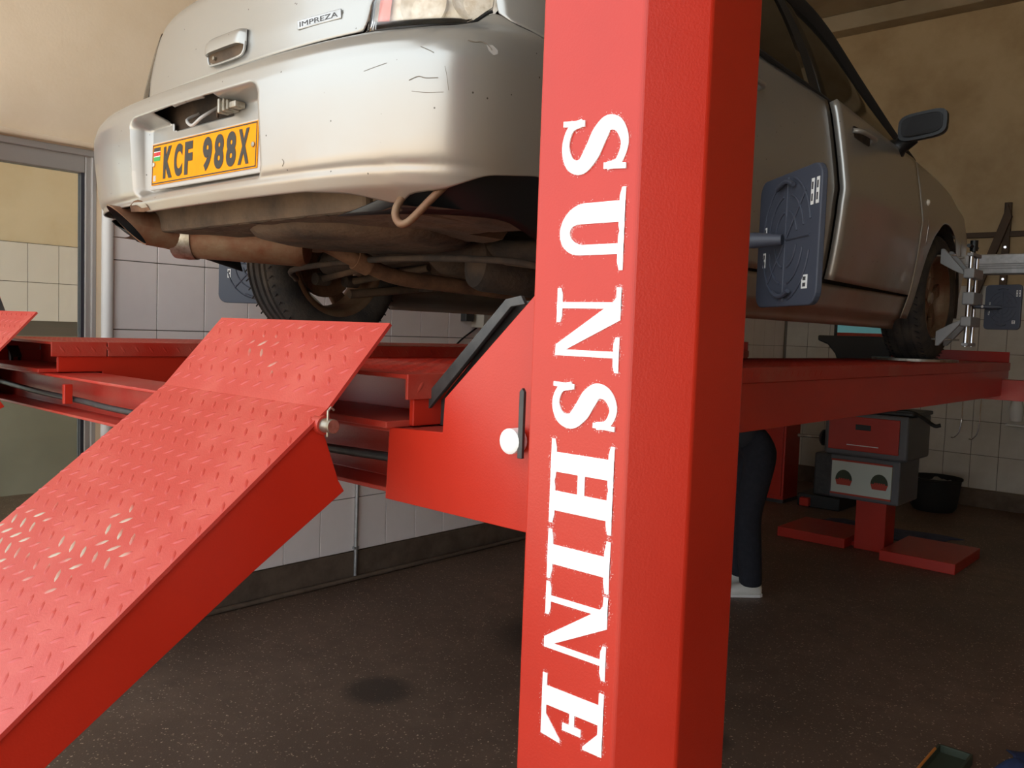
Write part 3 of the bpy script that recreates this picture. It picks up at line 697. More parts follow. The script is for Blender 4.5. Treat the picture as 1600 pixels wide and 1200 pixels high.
# --- tail lamps
for s_ in (1, -1):
    la, lbq = .535, qy(.235, .78)
    t_lo = lambda c: b_hi(c)+.008
    t_hi = tab([(.535, .955), (.75, .965), (lbq, .93)])
    shr = lambda f, k_: (lambda q, z: (lambda p_: Vector((p_.x*(1-k_), p_.y+k_*.9, p_.z)))(f(q, z)))
    cc = lin(la, lbq, 40); cc = cc if s_ > 0 else [-c for c in cc[::-1]]
    inner = patch(shr(SQ, .028), cc, lambda c: t_lo(c)-.002, t_hi, 16).build('tail_lamp', 'reflector', car, smooth=50, fix=False)
    patch(SQ, cc, t_lo, t_hi, 16).build('lens', 'lens_glass', inner, smooth=50, fix=False, solid=.003)
    c2 = lin(.552, .585, 4); c2 = c2 if s_ > 0 else [-c for c in c2[::-1]]
    patch(shr(SQ, .018), c2, lambda c: t_lo(c)+.012, t_hi, 10).build('red_strip', 'lamp_red', inner, smooth=50, fix=False)
    c3 = lin(.60, lbq, 16); c3 = c3 if s_ > 0 else [-c for c in c3[::-1]]
    patch(shr(SQ, .010), c3, lambda c: .815, t_hi, 10).build('red_lens', 'lamp_red', inner, smooth=50, fix=False)
    for q_, z_, r_ in ((.665, .785, .055), (.79, .80, .055)):
        p0, p1 = SQ(q_*s_, z_), SQ((q_+.02)*s_, z_); d = (p1-p0).normalized(); nrm = Vector((d.y, -d.x, 0))*s_
        MB().lathe([(.004, .012), (r_*.55, .016), (r_*.9, .03), (r_, .034), (r_, .026), (r_*.5, .008), (.004, .004)], p0-nrm*.050, nrm, 24).build('lamp_bowl', 'reflector', inner, smooth=40)
    ed = [SQ((c_), t_lo(c_)-.003) for c_ in cc]
    MB().tube(ed, .0035, 8).build('lamp_seal', 'black_plastic', inner, smooth=40)
# --- side panels (both sides)
RA = .358
def arch(y, yc, base):
    d = abs(y-yc); return max(base, .318+math.sqrt(RA*RA-d*d)) if d < RA else base
belt = lambda y: _t(y, [(.2, .965), (.6, .99), (1.35, .995), (1.86, .968), (2.6, .925), (2.95, .915), (3.0, .905), (3.3, .875), (3.6, .84), (3.9, .76), (4.05, .70)])
seam = lambda y: _t(y, [(.228, .768), (.262, .739), (.335, .718), (.56, .671)])
for s_ in (1, -1):
    f = SY(s_); fl = s_ < 0
    ys = lin(.24, .555, 16)+lin(.56, 1.185, 40)
    patch(f, ys, lambda y: seam(y) if y < .5575 else arch(y, AX_R, .30), belt, 26, flip=fl).build('quarter_panel', 'silver', car, smooth=50, fix=False, solid=.003)
    patch(f, lin(1.191, .917+RA, 14)+lin(.917+RA+.004, 1.985, 20), lambda y: arch(y, AX_R, .305), belt, 30, flip=fl).build('rear_door', 'silver', car, smooth=50, fix=False, solid=.003)
    dp = patch(f, lin(1.992, 2.985, 26), lambda y: .305, belt, 30, flip=fl)
    if s_ > 0:      # right front door stands slightly ajar, hinged at its front edge
        hx, hyy = .85, 2.985; a_ = math.radians(1.9)
        R_ = Matrix.Rotation(a_, 3, 'Z')
        dp.v = [tuple(Vector((hx, hyy, 0)) + R_ @ (Vector(v_)-Vector((hx, hyy, 0)))) for v_ in dp.v]
    fd = dp.build('front_door', 'silver', car, smooth=50, fix=False, solid=.028 if s_ > 0 else .003)
    ys = lin(2.992, AX_F-RA, 4)+lin(AX_F-RA+.001, AX_F+RA-.001, 40)+lin(AX_F+RA, 4.0, 6)
    fend = patch(f, ys, lambda y: arch(y, AX_F, .20 if y < AX_F else .24), belt, 24, flip=fl).build('front_wing', 'silver', car, smooth=50, fix=False, solid=.003)
    patch(f, lin(1.255, 3.05, 30), lambda y: .15, lambda y: .298, 8, lambda c, p_: Vector((p_.x*(.985 if p_.z > .2 else .95), p_.y, p_.z)), flip=fl).build('sill', 'silver', car, smooth=60, fix=False, solid=.003)
    # side repeater
    p_ = SY(s_)(3.09, .735)
    MB().lathe([(0, .012), (.012, .008), (.016, 0)], p_, (s_, 0, 0), 14).build('side_repeater', 'reflector', fend, smooth=60)
    # door handles
    for y_, par, ang in ((1.20, None, 0), (2.11, fd, 1)):
        p_ = f(y_+.09, .865); off = .028 if (s_ > 0 and ang) else 0
        g_ = MB().tube(smooth_path([(p_.x+s_*(.002+off), y_, .868), (p_.x+s_*(.03+off), y_+.03, .865), (p_.x+s_*(.03+off), y_+.16, .862), (p_.x+s_*(.002+off), y_+.19, .860)], 5), .0095, 10)
        g_.build('door_handle', 'silver', par or car, smooth=40)
        MB().box(min(p_.x+s_*(off-.004), p_.x+s_*(off+.004)), max(p_.x+s_*(off-.004), p_.x+s_*(off+.004)), y_+.01, y_+.18, .842, .888).build('handle_recess', 'underbody_dark', par or car, bevel=.003)
    # black splash guard below the bumper side, dark wheel housings
    gd = patch(f, lin(.07, .56, 14), lambda y: _t(y, [(.07, .325), (.3, .325), (.56, .26)]), lambda y: b_lo(qy(y, .42))+.02, 8, lambda c, p_: Vector((p_.x-s_*(.02+.25*(.43-p_.z)), p_.y, p_.z)), flip=fl)
    gd.build('splash_guard', 'black_plastic', car, smooth=50, fix=False, solid=.003)
    for yc in (AX_R, AX_F):
        rows = [[Vector((s_*x_, yc+(RA+.012)*math.cos(a_), .318+(RA+.012)*math.sin(a_))) for x_ in (.50, .60, .83)] for a_ in lin(-.25, PI-.12, 28)]
        MB().grid(rows).build('wheel_housing', 'underbody_dark', car, smooth=60)
# --- underneath
inner = MB().box(-.56, .56, .16, 4.1, .40, .90).box(-.78, .78, 1.36, 3.0, .26, .90).box(-.56, .56, .20, .50, .46, .90).build('light_block', 'underbody_dark', car)  # dark block added inside the shell to keep light from leaking through
rows = []
for i in range(61):
    y = .09+3.9*i/60; r_ = []
    for j in range(41):
        x = -.76+1.52*j/40
        z = .335-.03*sst(.2, 1.2, y)-.06*sst(1.2, 1.6, y)+.05*math.exp(-(x/.13)**2)*sst(.9, 1.4, y)
        if abs(x) > .5 and (abs(y-AX_R) < .42 or abs(y-AX_F) < .42): z = .45
        if .62 < y < 1.25: z = max(z, .40)
        z += .006*math.sin(x*40)*math.cos(y*9); r_.append(Vector((x, y, z)))
    rows.append(r_)
MB().grid(rows).build('floor_pan', 'underbody', car, smooth=40)
MB().lathe([(.33, .0), (.325, -.03), (.30, -.058), (.24, -.070), (.14, -.066), (.05, -.070), (0, -.070)], (.10, .44, .378), (0, 0, 1), 40).build('spare_wheel_tub', 'underbody', car, smooth=50)
MB().box(-.52, .56, .085, .13, .335, .44).build('rear_panel', 'underbody', car, bevel=.012)
MB().box(.56, .66, .10, .50, .33, .40).build('frame_rail', 'underbody', car, bevel=.01)
MB().tube(smooth_path([(.69, .10, .38), (.683, .07, .33), (.695, .065, .300), (.722, .07, .298), (.755, .10, .345), (.77, .13, .38)], 6), .0085, 12).build('towing_eye', 'muffler_metal', car, smooth=40)
# exhaust
ca, cb_ = Vector((-.443, .20, .338)), Vector((-.16, .44, .322)); dd = (cb_-ca).normalized(); Ld = (cb_-ca).length
MB().lathe([(0, 0), (.05, .0), (.066, .006), (.069, .014), (.069, Ld-.03), (.060, Ld-.008), (.03, Ld), (0, Ld)], ca, dd, 28).build('silencer', 'muffler_metal', car, smooth=40)
MB().lathe([(.060, -.05), (.073, -.045), (.075, -.004), (.073, .02), (.069, .02)], ca, dd, 28).build('silencer_collar', 'steel', car, smooth=40)
tp = Vector((-.476, .012, .352)); td = (ca-tp).normalized(); n = 28; e1 = td.cross(Vector((0, 0, 1))).normalized(); e2 = td.cross(e1)
rows = []
for r_, h0, slant in ((.046, .0, 1), (.050, .0, 1), (.052, .12, 0), (.056, (ca-tp).length-.03, 0)):
    ring_ = []
    for k in range(n+1):
        a_ = 2*PI*k/n; off = e1*math.cos(a_)*r_+e2*math.sin(a_)*r_
        ring_.append(tp+td*(h0+slant*(.058*(off.dot(Vector((0, 0, -1)))/r_)))+off)
    rows.append(ring_)
bore = [[p_+td*.22 for p_ in rows[0]], rows[0]]
tipo = MB().grid(rows).build('exhaust_tip', 'muffler_metal', car, smooth=45)
MB().grid(bore).build('tip_bore', 'black_plastic', tipo, smooth=45); MB().lathe([(0, .2), (.05, .2)], tp, td, 20).build('tip_baffle', 'black_plastic', tipo)
MB().tube(smooth_path([(-.19, .42, .335), (-.177, .5, .334), (-.125, .60, .285), (-.11, .75, .244), (-.071, .95, .232), (.012, 1.3, .214), (.05, 1.8, .20), (.05, 2.6, .20)], 6), .026, 16).build('exhaust_pipe', 'rust_pipe', car, smooth=40)
MB().tube([(-.130, .59, .29), (-.12, .64, .272)], .034, 14).build('exhaust_pipe_flange', 'rust_pipe', car, smooth=40)
MB().tube([(-.36, .25, .42), (-.33, .20, .40), (-.30, .16, .385)], [.008, .012, .018], 12).build('exhaust_hanger', 'underbody', car, smooth=40)
MB().lathe([(.03, 0), (.075, .02), (.085, .05), (.085, .30), (.075, .33), (.03, .35)], (.22, .76, .285), (.32, .95, -.06), 24).build('centre_silencer', 'underbody_dark', car, smooth=40)
# suspension
MB().tube(smooth_path([(-.60, .82, .30), (-.35, .80, .32), (0, .80, .33), (.35, .80, .32), (.60, .82, .30)], 5), .034, 12).build('crossmember', 'underbody_dark', car, smooth=40)
MB().tube(smooth_path([(-.5, 1.02, .33), (0, 1.06, .36), (.5, 1.02, .33)], 5), .03, 12).build('crossmember', 'underbody_dark', car, smooth=40)
MB().lathe([(0, -.13), (.05, -.12), (.085, -.06), (.09, .04), (.06, .10), (.035, .16), (0, .17)], (0, .93, .345), (0, 1, 0), 20).build('differential', 'underbody', car, smooth=40)
for s_ in (1, -1):
    for y_, z_, y2, z2 in ((.80, .30, .84, .25), (1.03, .30, .98, .25)):
        MB().tube([(s_*.26, y_, z_), (s_*.66, y2, z2)], .014, 12).build('lateral_link', 'underbody', car, smooth=40)
        MB().tube([(s_*.66, y2-.03, z2), (s_*.66, y2+.03, z2)], .024, 12).build('link_bush', 'underbody_dark', car, smooth=40)
    MB().tube([(s_*.64, .96, .20), (s_*.58, 1.45, .26)], .017, 12).build('trailing_link', 'underbody', car, smooth=40)
    MB().tube([(s_*.05, .93, .345), (s_*.14, .92, .34), (s_*.62, .917, .317)], .017, 12).build('drive_shaft', 'underbody_dark', car, smooth=40)
    MB().tube([(s_*.60, .93, .30), (s_*.56, .95, .55), (s_*.55, .96, .72)], [.028, .03, .045], 14).build('strut', 'underbody_dark', car, smooth=40)
    MB().tube([(s_*.60, .905, .317), (s_*.70, .915, .317)], .055, 16).build('hub_carrier', 'underbody_dark', car, smooth=40)
MB().tube(smooth_path([(-.62, .70, .24), (-.5, .62, .27), (0, .62, .29), (.5, .62, .27), (.62, .70, .24)], 6), .010, 10).build('anti_roll_bar', 'underbody_dark', car, smooth=40)
MB().tube([(0, 1.1, .34), (0, 3.0, .30)], .033, 14).build('propeller_shaft', 'underbody_dark', car, smooth=40)
MB().box(.24, .62, 1.30, 1.75, .24, .34).build('fuel_tank', 'underbody', car, bevel=.04, seg=3)
# --- wheels (axis x)
def wheel(yc, s_):
    hub = Vector((s_*TRK, yc, TR))
    ax = (s_, 0, 0)
    tw = .098
    prof = [(.203, -tw+.012), (.215, -tw+.004), (.245, -tw-.004), (.275, -tw-.002), (.295, -tw+.010), (.306, -tw+.022)]
    for c0_ in (-.055, -.02, .02, .055):
        prof += [(.313, c0_-.012), (.306, c0_-.010+.004), (.306, c0_+.002), (.314, c0_+.004)]
    prof += [(.306, tw-.022), (.295, tw-.010), (.275, tw+.002), (.245, tw+.004), (.215, tw-.004), (.203, tw-.012)]
    prof = prof[:6] + sorted(prof[6:-6], key=lambda a: a[1]) + prof[-6:]
    rim = MB()
    rp_ = [(.206, -.088), (.196, -.086), (.186, -.078), (.180, -.06), (.172, -.03), (.168, .02), (.176, .06), (.192, .084), (.207, .088), (.213, .084), (.213, .088+.003), (.200, .092), (.188, .080), (.172, .06), (.163, .02), (.167, -.03), (.175, -.06), (.180, -.082), (.192, -.092), (.207, -.092)]
    rim.lathe(rp_, hub, ax, 40, closed=True)
    wh = rim.build('wheel', 'muffler_metal', car, smooth=45)
    for k in range(5):
        a_ = 2*PI*k/5+.3; sp = MB()
        for r0_, r1_, h0_, h1_, w0, w1 in ((.03, .10, .055, .060, .030, .026), (.10, .178, .060, .050, .026, .034)):
            vs = []
            for r_, h_, w_ in ((r0_, h0_, w0), (r1_, h1_, w1)):
                for tt, dh in ((-1, 0), (1, 0), (1, -.022), (-1, -.022)):
                    cy, cz_ = r_*math.cos(a_)-tt*w_*math.sin(a_), r_*math.sin(a_)+tt*w_*math.cos(a_)
                    vs.append(hub+Vector((s_*(h_+dh), cy, cz_)))
            sp.add(vs, [(0, 1, 5, 4), (1, 2, 6, 5), (2, 3, 7, 6), (3, 0, 4, 7), (0, 3, 2, 1), (4, 5, 6, 7)])
        sp.build('spoke', 'muffler_metal', wh, bevel=.006)
    MB().lathe([(0, .066), (.028, .064), (.034, .055), (.045, .05), (.045, .02), (0, .02)], hub, ax, 20).build('hub_cap', 'steel', wh, smooth=40)
    MB().lathe([(.13, -.01), (.13, .012), (.05, .012), (.05, -.01)], hub, ax, 32, closed=True).build('brake_disc', 'rust_pipe', wh, smooth=40)
    MB().lathe(prof, hub, ax, 56, closed=True).build('tyre', 'rubber', wh, smooth=35)
    # sipes across the tread
    sb = MB()
    for k in range(56):
        a_ = 2*PI*k/56
        for c0_ in (-.072, .072):
            p0 = hub+Vector((s_*(c0_-.014), math.cos(a_)*.3055, math.sin(a_)*.3055)); p1 = hub+Vector((s_*(c0_+.016), math.cos(a_+.05)*.309, math.sin(a_+.05)*.309))
            sb.tube([p0, p1], .0028, 5)
    q = sb.build('tread_sipes', 'dark_rubber', wh); q['kind'] = 'stuff'
for yc in (AX_R, AX_F):
    for s_ in (1, -1): wheel(yc, s_)
# --- bonnet, front bumper, cabin
rows = []
for i in range(25):
    y = 2.98+1.16*i/24; e = SQ(qy(min(y, 4.0), .7), belt(y)); w_ = e.x*(1 if y < 4.0 else .93); r_ = []
    for j in range(25):
        u_ = -1+2*j/24; r_.append(Vector((w_*u_*.995, y, belt(y)-.004+.075*(1-u_*u_)*(1-.5*i/24))))
    rows.append(r_)
MB().grid(rows).build('bonnet', 'silver', car, smooth=50)
QF = ring(.5)[0][-1]; q4f = qy(3.95, .5)
patch(SQ, lin(q4f, QF, 24), lambda c: .22, lambda c: .66, 12).build('front_bumper', 'silver', car, smooth=50, fix=False, solid=.003)
patch(SQ, [-c for c in lin(q4f, QF, 24)][::-1], lambda c: .22, lambda c: .66, 12).build('front_bumper', 'silver', car, smooth=50, fix=False, solid=.003)
# cabin
belt_x = lambda y: SQ(qy(y, .96), .96).x-.03
rail = [(.62, .70, 1.01), (.80, .655, 1.14), (1.05, .61, 1.30), (1.35, .585, 1.385), (1.75, .578, 1.425), (2.15, .575, 1.425), (2.42, .592, 1.37), (2.70, .640, 1.215), (2.98, .715, 1.02), (3.12, .755, .93)]
railp = smooth_path([(x, y, z) for y, x, z in rail], 6)
for s_ in (1, -1):
    P_ = [Vector((s_*p_.x, p_.y, p_.z)) for p_ in railp]
    MB().tube([p_+Vector((-s_*.014, 0, -.010)) for p_ in P_], .048, 14).build('roof_rail', 'black_plastic' if False else 'dark_rubber', car, smooth=40)
    # side glass: rear door pane, front door pane, with a dark division post
    def gl(ya, yb_, name, mt, off=0):
        rws = []
        for y in lin(ya, yb_, 14):
            top = min(railp, key=lambda p_: abs(p_.y-y)); 
            yy = [p_.y for p_ in railp]; tx = float(np.interp(y, yy, [p_.x for p_ in railp])); tz = float(np.interp(y, yy, [p_.z for p_ in railp]))
            bx_, bz_ = belt_x(y), belt(y)-.01; r_ = []
            for j in range(9):
                t_ = j/8; r_.append(Vector((s_*(bx_+(tx-bx_)*t_+.018*math.sin(PI*t_)+off), y, bz_+(max(tz, bz_+.002)-bz_)*t_)))
            rws.append(r_)
        return MB().grid(rws).build(name, mt, car, smooth=50, solid=.004)
    gl(.66, 1.22, 'rear_pillar', 'silver'); gl(1.23, 1.93, 'side_window', 'glass_dark'); gl(1.93, 2.03, 'centre_pillar', 'dark_rubber'); gl(2.04, 2.96, 'side_window', 'glass_dark')
    # belt moulding
    MB().tube([Vector((s_*(belt_x(y)+.022), y, belt(y)+.002)) for y in lin(1.25, 2.98, 20)], .010, 8).build('belt_moulding', 'dark_rubber', car, smooth=40)
rows = []
for i, p_ in enumerate(railp):
    if p_.y < 1.02 or p_.y > 2.45: continue
    rows.append([Vector((p_.x*u_, p_.y, p_.z+.03*(1-u_*u_)+.012)) for u_ in lin(-1, 1, 16)])
MB().grid(rows).build('roof', 'silver', car, smooth=50, solid=.02)
def screen(a, b_, name):
    (y0_, x0_, z0_), (y1_, x1_, z1_) = a, b_; rws = []
    for i in range(9):
        t_ = i/8; w_ = x0_+(x1_-x0_)*t_
        rws.append([Vector((w_*u_, y0_+(y1_-y0_)*t_+(.06*(1-u_*u_) if y0_ > 2 else -.05*(1-u_*u_)), z0_+(z1_-z0_)*t_+.02*math.sin(PI*t_))) for u_ in lin(-1, 1, 16)])
    MB().grid(rws).build(name, 'glass_dark', car, smooth=50, solid=.004)
screen((.60, .68, 1.02), (1.06, .60, 1.31), 'rear_window'); screen((3.08, .73, .96), (2.42, .585, 1.375), 'windscreen')
# door mirror
for s_ in (1, -1):
    c0_ = Vector((s_*.935, 2.68, .995))
    mh = MB(); rws = []
    for i in range(9):
        t_ = i/8; k_ = math.sqrt(max(0, 1-(max(0, t_-.15)/.85)**2.2)) if t_ > .15 else 1
        r_ = []
        for k in range(25):
            a_ = 2*PI*k/24; cx_, cz_ = math.cos(a_), math.sin(a_)
            x_ = .096*math.copysign(abs(cx_)**.5, cx_)*max(k_, .25); z_ = .056*math.copysign(abs(cz_)**.5, cz_)*max(k_, .25)
            r_.append(c0_+Vector((x_, .10*t_, z_+.10*x_*s_)))
        rws.append(r_)
    mh.grid(rws); mh.add(rws[-1][:-1], [tuple(range(24))]); mh.add(rws[0][:-1], [tuple(range(24))])
    mo = mh.build('door_mirror', 'black_plastic', car, smooth=40)
    gp = [c0_+Vector((.080*math.copysign(abs(math.cos(a_))**.5, math.cos(a_)), -.004-.10*abs(s_*math.cos(a_)-1)*.04, .042*math.copysign(abs(math.sin(a_))**.5, math.sin(a_))+.10*s_*.080*math.copysign(abs(math.cos(a_))**.5, math.cos(a_)))) for a_ in lin(0, 2*PI*23/24, 23)]
    MB().add(gp, [tuple(range(24))]).build('mirror_glass', 'mirror_dark', mo)
    MB().tube(smooth_path([(s_*.775, 2.76, .91), (s_*.82, 2.75, .925), (s_*.88, 2.74, .965)], 5), [.045]*6+[.036]*5, 12).build('mirror_stalk', 'black_plastic', mo, smooth=40)

# ------------------------------------------------------------------ wheel clamps with alignment targets
def rrect(w, h, r, n=6):
    P_ = []
    for cx_, cz_, a0 in ((w/2-r, h/2-r, 0), (-w/2+r, h/2-r, PI/2), (-w/2+r, -h/2+r, PI), (w/2-r, -h/2+r, 1.5*PI)):
        P_ += [(cx_+r*math.cos(a0+PI/2*k/n), cz_+r*math.sin(a0+PI/2*k/n)) for k in range(n+1)]
    return P_
def target(label, hub, ctr, w, h, yaw, side, tilt=0.0):
    """clamp on the rim at `hub` (outer rim centre), target plate centred at `ctr`; plate local x along its width, local -y is the ribbed back"""
    t = thing('wheel_alignment_target', label, 'alignment target', hub, 'alignment targets clamped to the wheels')
    hub = Vector(hub); Mx = Matrix.Translation(ctr) @ Euler((0, tilt, yaw)).to_matrix().to_4x4()
    def loc(b): b.v = [tuple(Mx @ Vector(v_)) for v_ in b.v]; return b
    pl_ = loc(MB().prism(rrect(w, h, w*.11), 'y', 0, .016)).build('target_plate', 'bluegrey', t, bevel=.003)
    k_ = w/.335
    for i, r_ in enumerate((.060, .095, .130)):
        for a0, a1 in ((.25, 1.35), (1.8, 3.0), (3.4, 4.5), (4.9, 6.05)):
            loc(MB().tube([(r_*k_*math.cos(a_), -.001, r_*k_*1.15*math.sin(a_)) for a_ in lin(a0, a1, 10)], .0028*k_, 6)).build('ring_rib', 'bluegrey', pl_, smooth=40)
    for a_ in (PI/2, 0, PI/4):
        L_ = .135*k_ if a_ != 0 else .125*k_
        loc(MB().tube([(-L_*math.cos(a_), -.001, -L_*1.12*math.sin(a_)), (L_*math.cos(a_), -.001, L_*1.12*math.sin(a_))], .003*k_, 6)).build('cross_rib', 'bluegrey', pl_, smooth=40)
    for z_, fl in ((h*.39, 1), (-h*.39, -1)):
        loc(MB().tube([(x_*k_, -.010*k_, z_+fl*.012*k_*math.cos(x_/.045*PI/2)) for x_ in lin(-.045, .045, 8)], .006*k_, 8)).build('finger_grip', 'bluegrey', pl_, smooth=40)
    for x_, z_, ww, hh in ((w*.38, h*.30, .013, .06), (w*.455, h*.30, .013, .06), (w*.33, -h*.33, .028, .032), (-w*.36, h*.07, .014, .038), (-w*.36, -h*.13, .014, .038)):
        q = loc(MB().box(x_-ww/2*k_, x_+ww/2*k_, -.0012, 0, z_-hh/2*k_, z_+hh/2*k_)).build('sticker', 'label_white', pl_)
        for j in range(2): loc(MB().box(x_-ww*.25*k_, x_+ww*.25*k_, -.0018, -.001, z_+(j-.5)*hh*.45*k_-hh*.14*k_, z_+(j-.5)*hh*.45*k_+hh*.14*k_)).build('sticker_print', 'label_dark', q)
    c_ = Mx @ Vector((0, -.01, 0)); e_ = hub+Vector((side*.155, 0, c_.z-hub.z))
    d_ = (c_-e_)
    MB().tube([e_, e_+d_*.55, c_], [.019*k_, .020*k_, .013*k_], 16).build('arm', 'bluegrey', t, smooth=40)
    MB().lathe([(0, 0), (.006, 0), (.008, .003), (.008, .008), (0, .008)], e_+d_*.35+Vector((0, -.030*k_, 0)), (0, 1, 0), 12).build('clamp_screw', 'chrome', t, smooth=40)
    X_ = hub.x+side*.145
    for dy, r_ in ((-.055, .0105), (.055, .0085)):
        MB().tube([(X_, hub.y+dy, hub.z-.235), (X_, hub.y+dy, hub.z+.215)], r_, 14).build('guide_rod', 'chrome', t, smooth=40)
    for dz in (-.225, .205): MB().box(X_-.014, X_+.014, hub.y-.078, hub.y+.078, hub.z+dz-.008, hub.z+dz+.008).build('rod_bridge', 'cast_grey', t, bevel=.003)
    MB().tube([(X_, hub.y-.02, hub.z+.205), (X_, hub.y-.02, hub.z+.26)], .009, 12).build('spindle', 'black_plastic', t, smooth=40)
    hn = MB().tube([(X_-.005, hub.y-.095, hub.z+.245), (X_-.005, hub.y+.055, hub.z+.245)], .009, 10); hn.tube([(X_, hub.y-.02, hub.z+.225), (X_, hub.y-.02, hub.z+.275)], .018, 12)
    hn.build('tee_handle', 'black_plastic', t, smooth=40)
    MB().box(X_-.022, X_+.03, hub.y-.085, hub.y+.085, hub.z-.035, hub.z+.025).build('centre_block', 'cast_grey', t, bevel=.006)
    for up in (1, -1):
        MB().box(X_-.024, X_+.024, hub.y-.085, hub.y+.085, hub.z+up*.115-.024, hub.z+up*.115+.024).build('slide_block', 'cast_grey', t, bevel=.006)
        for dy in (-.07, .07):
            P_ = [(X_-side*.01, hub.z+up*.10), (X_-side*.03, hub.z+up*.135), (X_-side*.115, hub.z+up*.235), (X_-side*.13, hub.z+up*.235), (X_-side*.13, hub.z+up*.165), (X_-side*.07, hub.z+up*.13)]
            MB().prism(P_, 'y', hub.y+dy-.011, hub.y+dy+.011).build('claw_arm', 'cast_grey', t, bevel=.003)
            MB().tube([(X_-side*.06, hub.y+dy, hub.z+up*.203), (X_-side*.152, hub.y+dy, hub.z+up*.203)], .005, 10).build('claw_pin', 'steel', t, smooth=40)
HZ = RZ+.0022+TR
target('blue-grey target plate with round ribs beside the red post', (-1.247, 1.114+AX_R, HZ), (-.93, 2.058, 1.802), .343, .334, math.radians(-41), 1)
target('dark target plate on the front wheel beyond the open door', (-1.247, 1.114+AX_F, HZ), (-.977, 4.60, 1.745), .165, .215, math.radians(-12), 1)
target('blue-grey target plate peeping out left of the far rear tyre', (2*-2.085+1.247, 1.114+AX_R, HZ), (-3.33, 2.03, 1.80), .335, .345, math.radians(40), -1)

# ------------------------------------------------------------------ wheel aligner console in front of the lift
t = thing('wheel_aligner', 'red wheel aligner console on a pedestal with two flat feet and camera boom', 'wheel aligner', (-2.15, 6.6, 0))
MB().box(-2.26, -2.04, 6.48, 6.70, .0, .95).build('pedestal', 'red', t, bevel=.006)
for xa, xb_, ya, yb_ in ((-2.83, -2.30, 6.40, 6.95), (-2.00, -1.50, 6.26, 6.92)):
    MB().box(xa, xb_, ya, yb_, 0, .075).build('foot', 'red', t, bevel=.004)
MB().box(-2.30, -2.0, 6.55, 6.75, 0, .03).build('foot_link', 'red', t, bevel=.003)
body = MB().box(-2.50, -1.90, 6.42, 6.95, .70, 1.03).build('cabinet', 'console_grey', t, bevel=.02, seg=3)
dw = MB().box(-2.47, -1.96, 6.405, 6.425, .745, 1.00).build('drawer', 'red', body, bevel=.004)
MB().box(-2.27, -2.16, 6.400, 6.406, .905, .945).build('handle', 'black_plastic', dw, bevel=.003)
MB().box(-2.33, -2.10, 6.4035, 6.406, .785, .791).build('printed_line', 'label_white', dw)
low = MB().box(-2.46, -1.95, 6.45, 6.90, .37, .70).build('lower_cabinet', 'console_grey', t, bevel=.012)
pn = MB().box(-2.44, -2.00, 6.43, 6.452, .405, .665).build('sign_panel', 'console_pale', low, bevel=.003)
for z0_, z1_ in ((.655, .668), (.402, .415)): MB().box(-2.442, -1.998, 6.426, 6.432, z0_, z1_).build('panel_edge', 'emblem_red', pn)
for cx_ in (-2.345, -2.085):
    dome = [(cx_+.062*math.cos(a_), .515+.075*math.sin(a_)) for a_ in lin(0, PI, 14)]
    MB().prism(dome, 'y', 6.4275, 6.431).build('emblem', 'emblem_dark', pn)
    MB().prism([(cx_-.062, .515), (cx_+.062, .515), (cx_+.05, .475), (cx_-.05, .475)], 'y', 6.4275, 6.431).build('emblem', 'emblem_red', pn)
    for k in range(5): MB().box(cx_-.036+k*.0165, cx_-.024+k*.0165, 6.4265, 6.4276, .505, .525).build('emblem_mark', 'emblem_red', pn)
tb = MB().prism(rrect(.66, .44, .05), 'z', 1.035, 1.06); tb.v = [(x-2.19, y+6.66, z) for x, y, z in tb.v]
tb.build('worktop', 'black_plastic', t, bevel=.004)
MB().tube([(-2.15, 6.78, .9), (-2.15, 6.78, 1.45)], .045, 16).build('mast', 'black_steel', t, smooth=40)
mo = MB().box(-2.56, -2.10, 6.62, 6.68, 1.585, 1.92).build('monitor', 'black_plastic', t, bevel=.008)
MB().box(-2.53, -2.13, 6.615, 6.621, 1.625, 1.90).build('screen', 'screen', mo)
MB().box(-2.53, -2.13, 6.614, 6.621, 1.60, 1.625).build('task_bar', 'emblem_red', mo)
MB().prism([(-2.66, 1.60), (-2.10, 1.60), (-2.12, 1.35), (-2.48, 1.35), (-2.52, 1.46), (-2.58, 1.53), (-2.66, 1.56)], 'y', 6.56, 6.80).build('keyboard_shroud', 'black_plastic', t, bevel=.01)
MB().box(-2.17, -2.02, 6.60, 6.75, 1.36, 1.56).build('camera_post', 'red', t, bevel=.006)
MB().tube([(-2.10, 6.72, 1.5), (-2.10, 6.72, 2.15)], .05, 14).build('boom_post', 'red', t, smooth=40)
bo = MB().box(-2.9, -.3, 6.50, 6.62, 2.05, 2.185).build('camera_boom', 'alu', t, bevel=.006)
for z_ in (2.085, 2.10, 2.115): MB().box(-2.9, -.3, 6.497, 6.501, z_, z_+.006).build('boom_groove', 'cast_grey', bo)
MB().tube(smooth_path([(-2.0, 6.45, 1.066), (-1.90, 6.47, 1.062), (-1.82, 6.46, 1.03), (-1.74, 6.44, .985), (-1.70, 6.45, .992)], 6), .014, 10).build('hanging_cable', 'black_plastic', t, smooth=40)
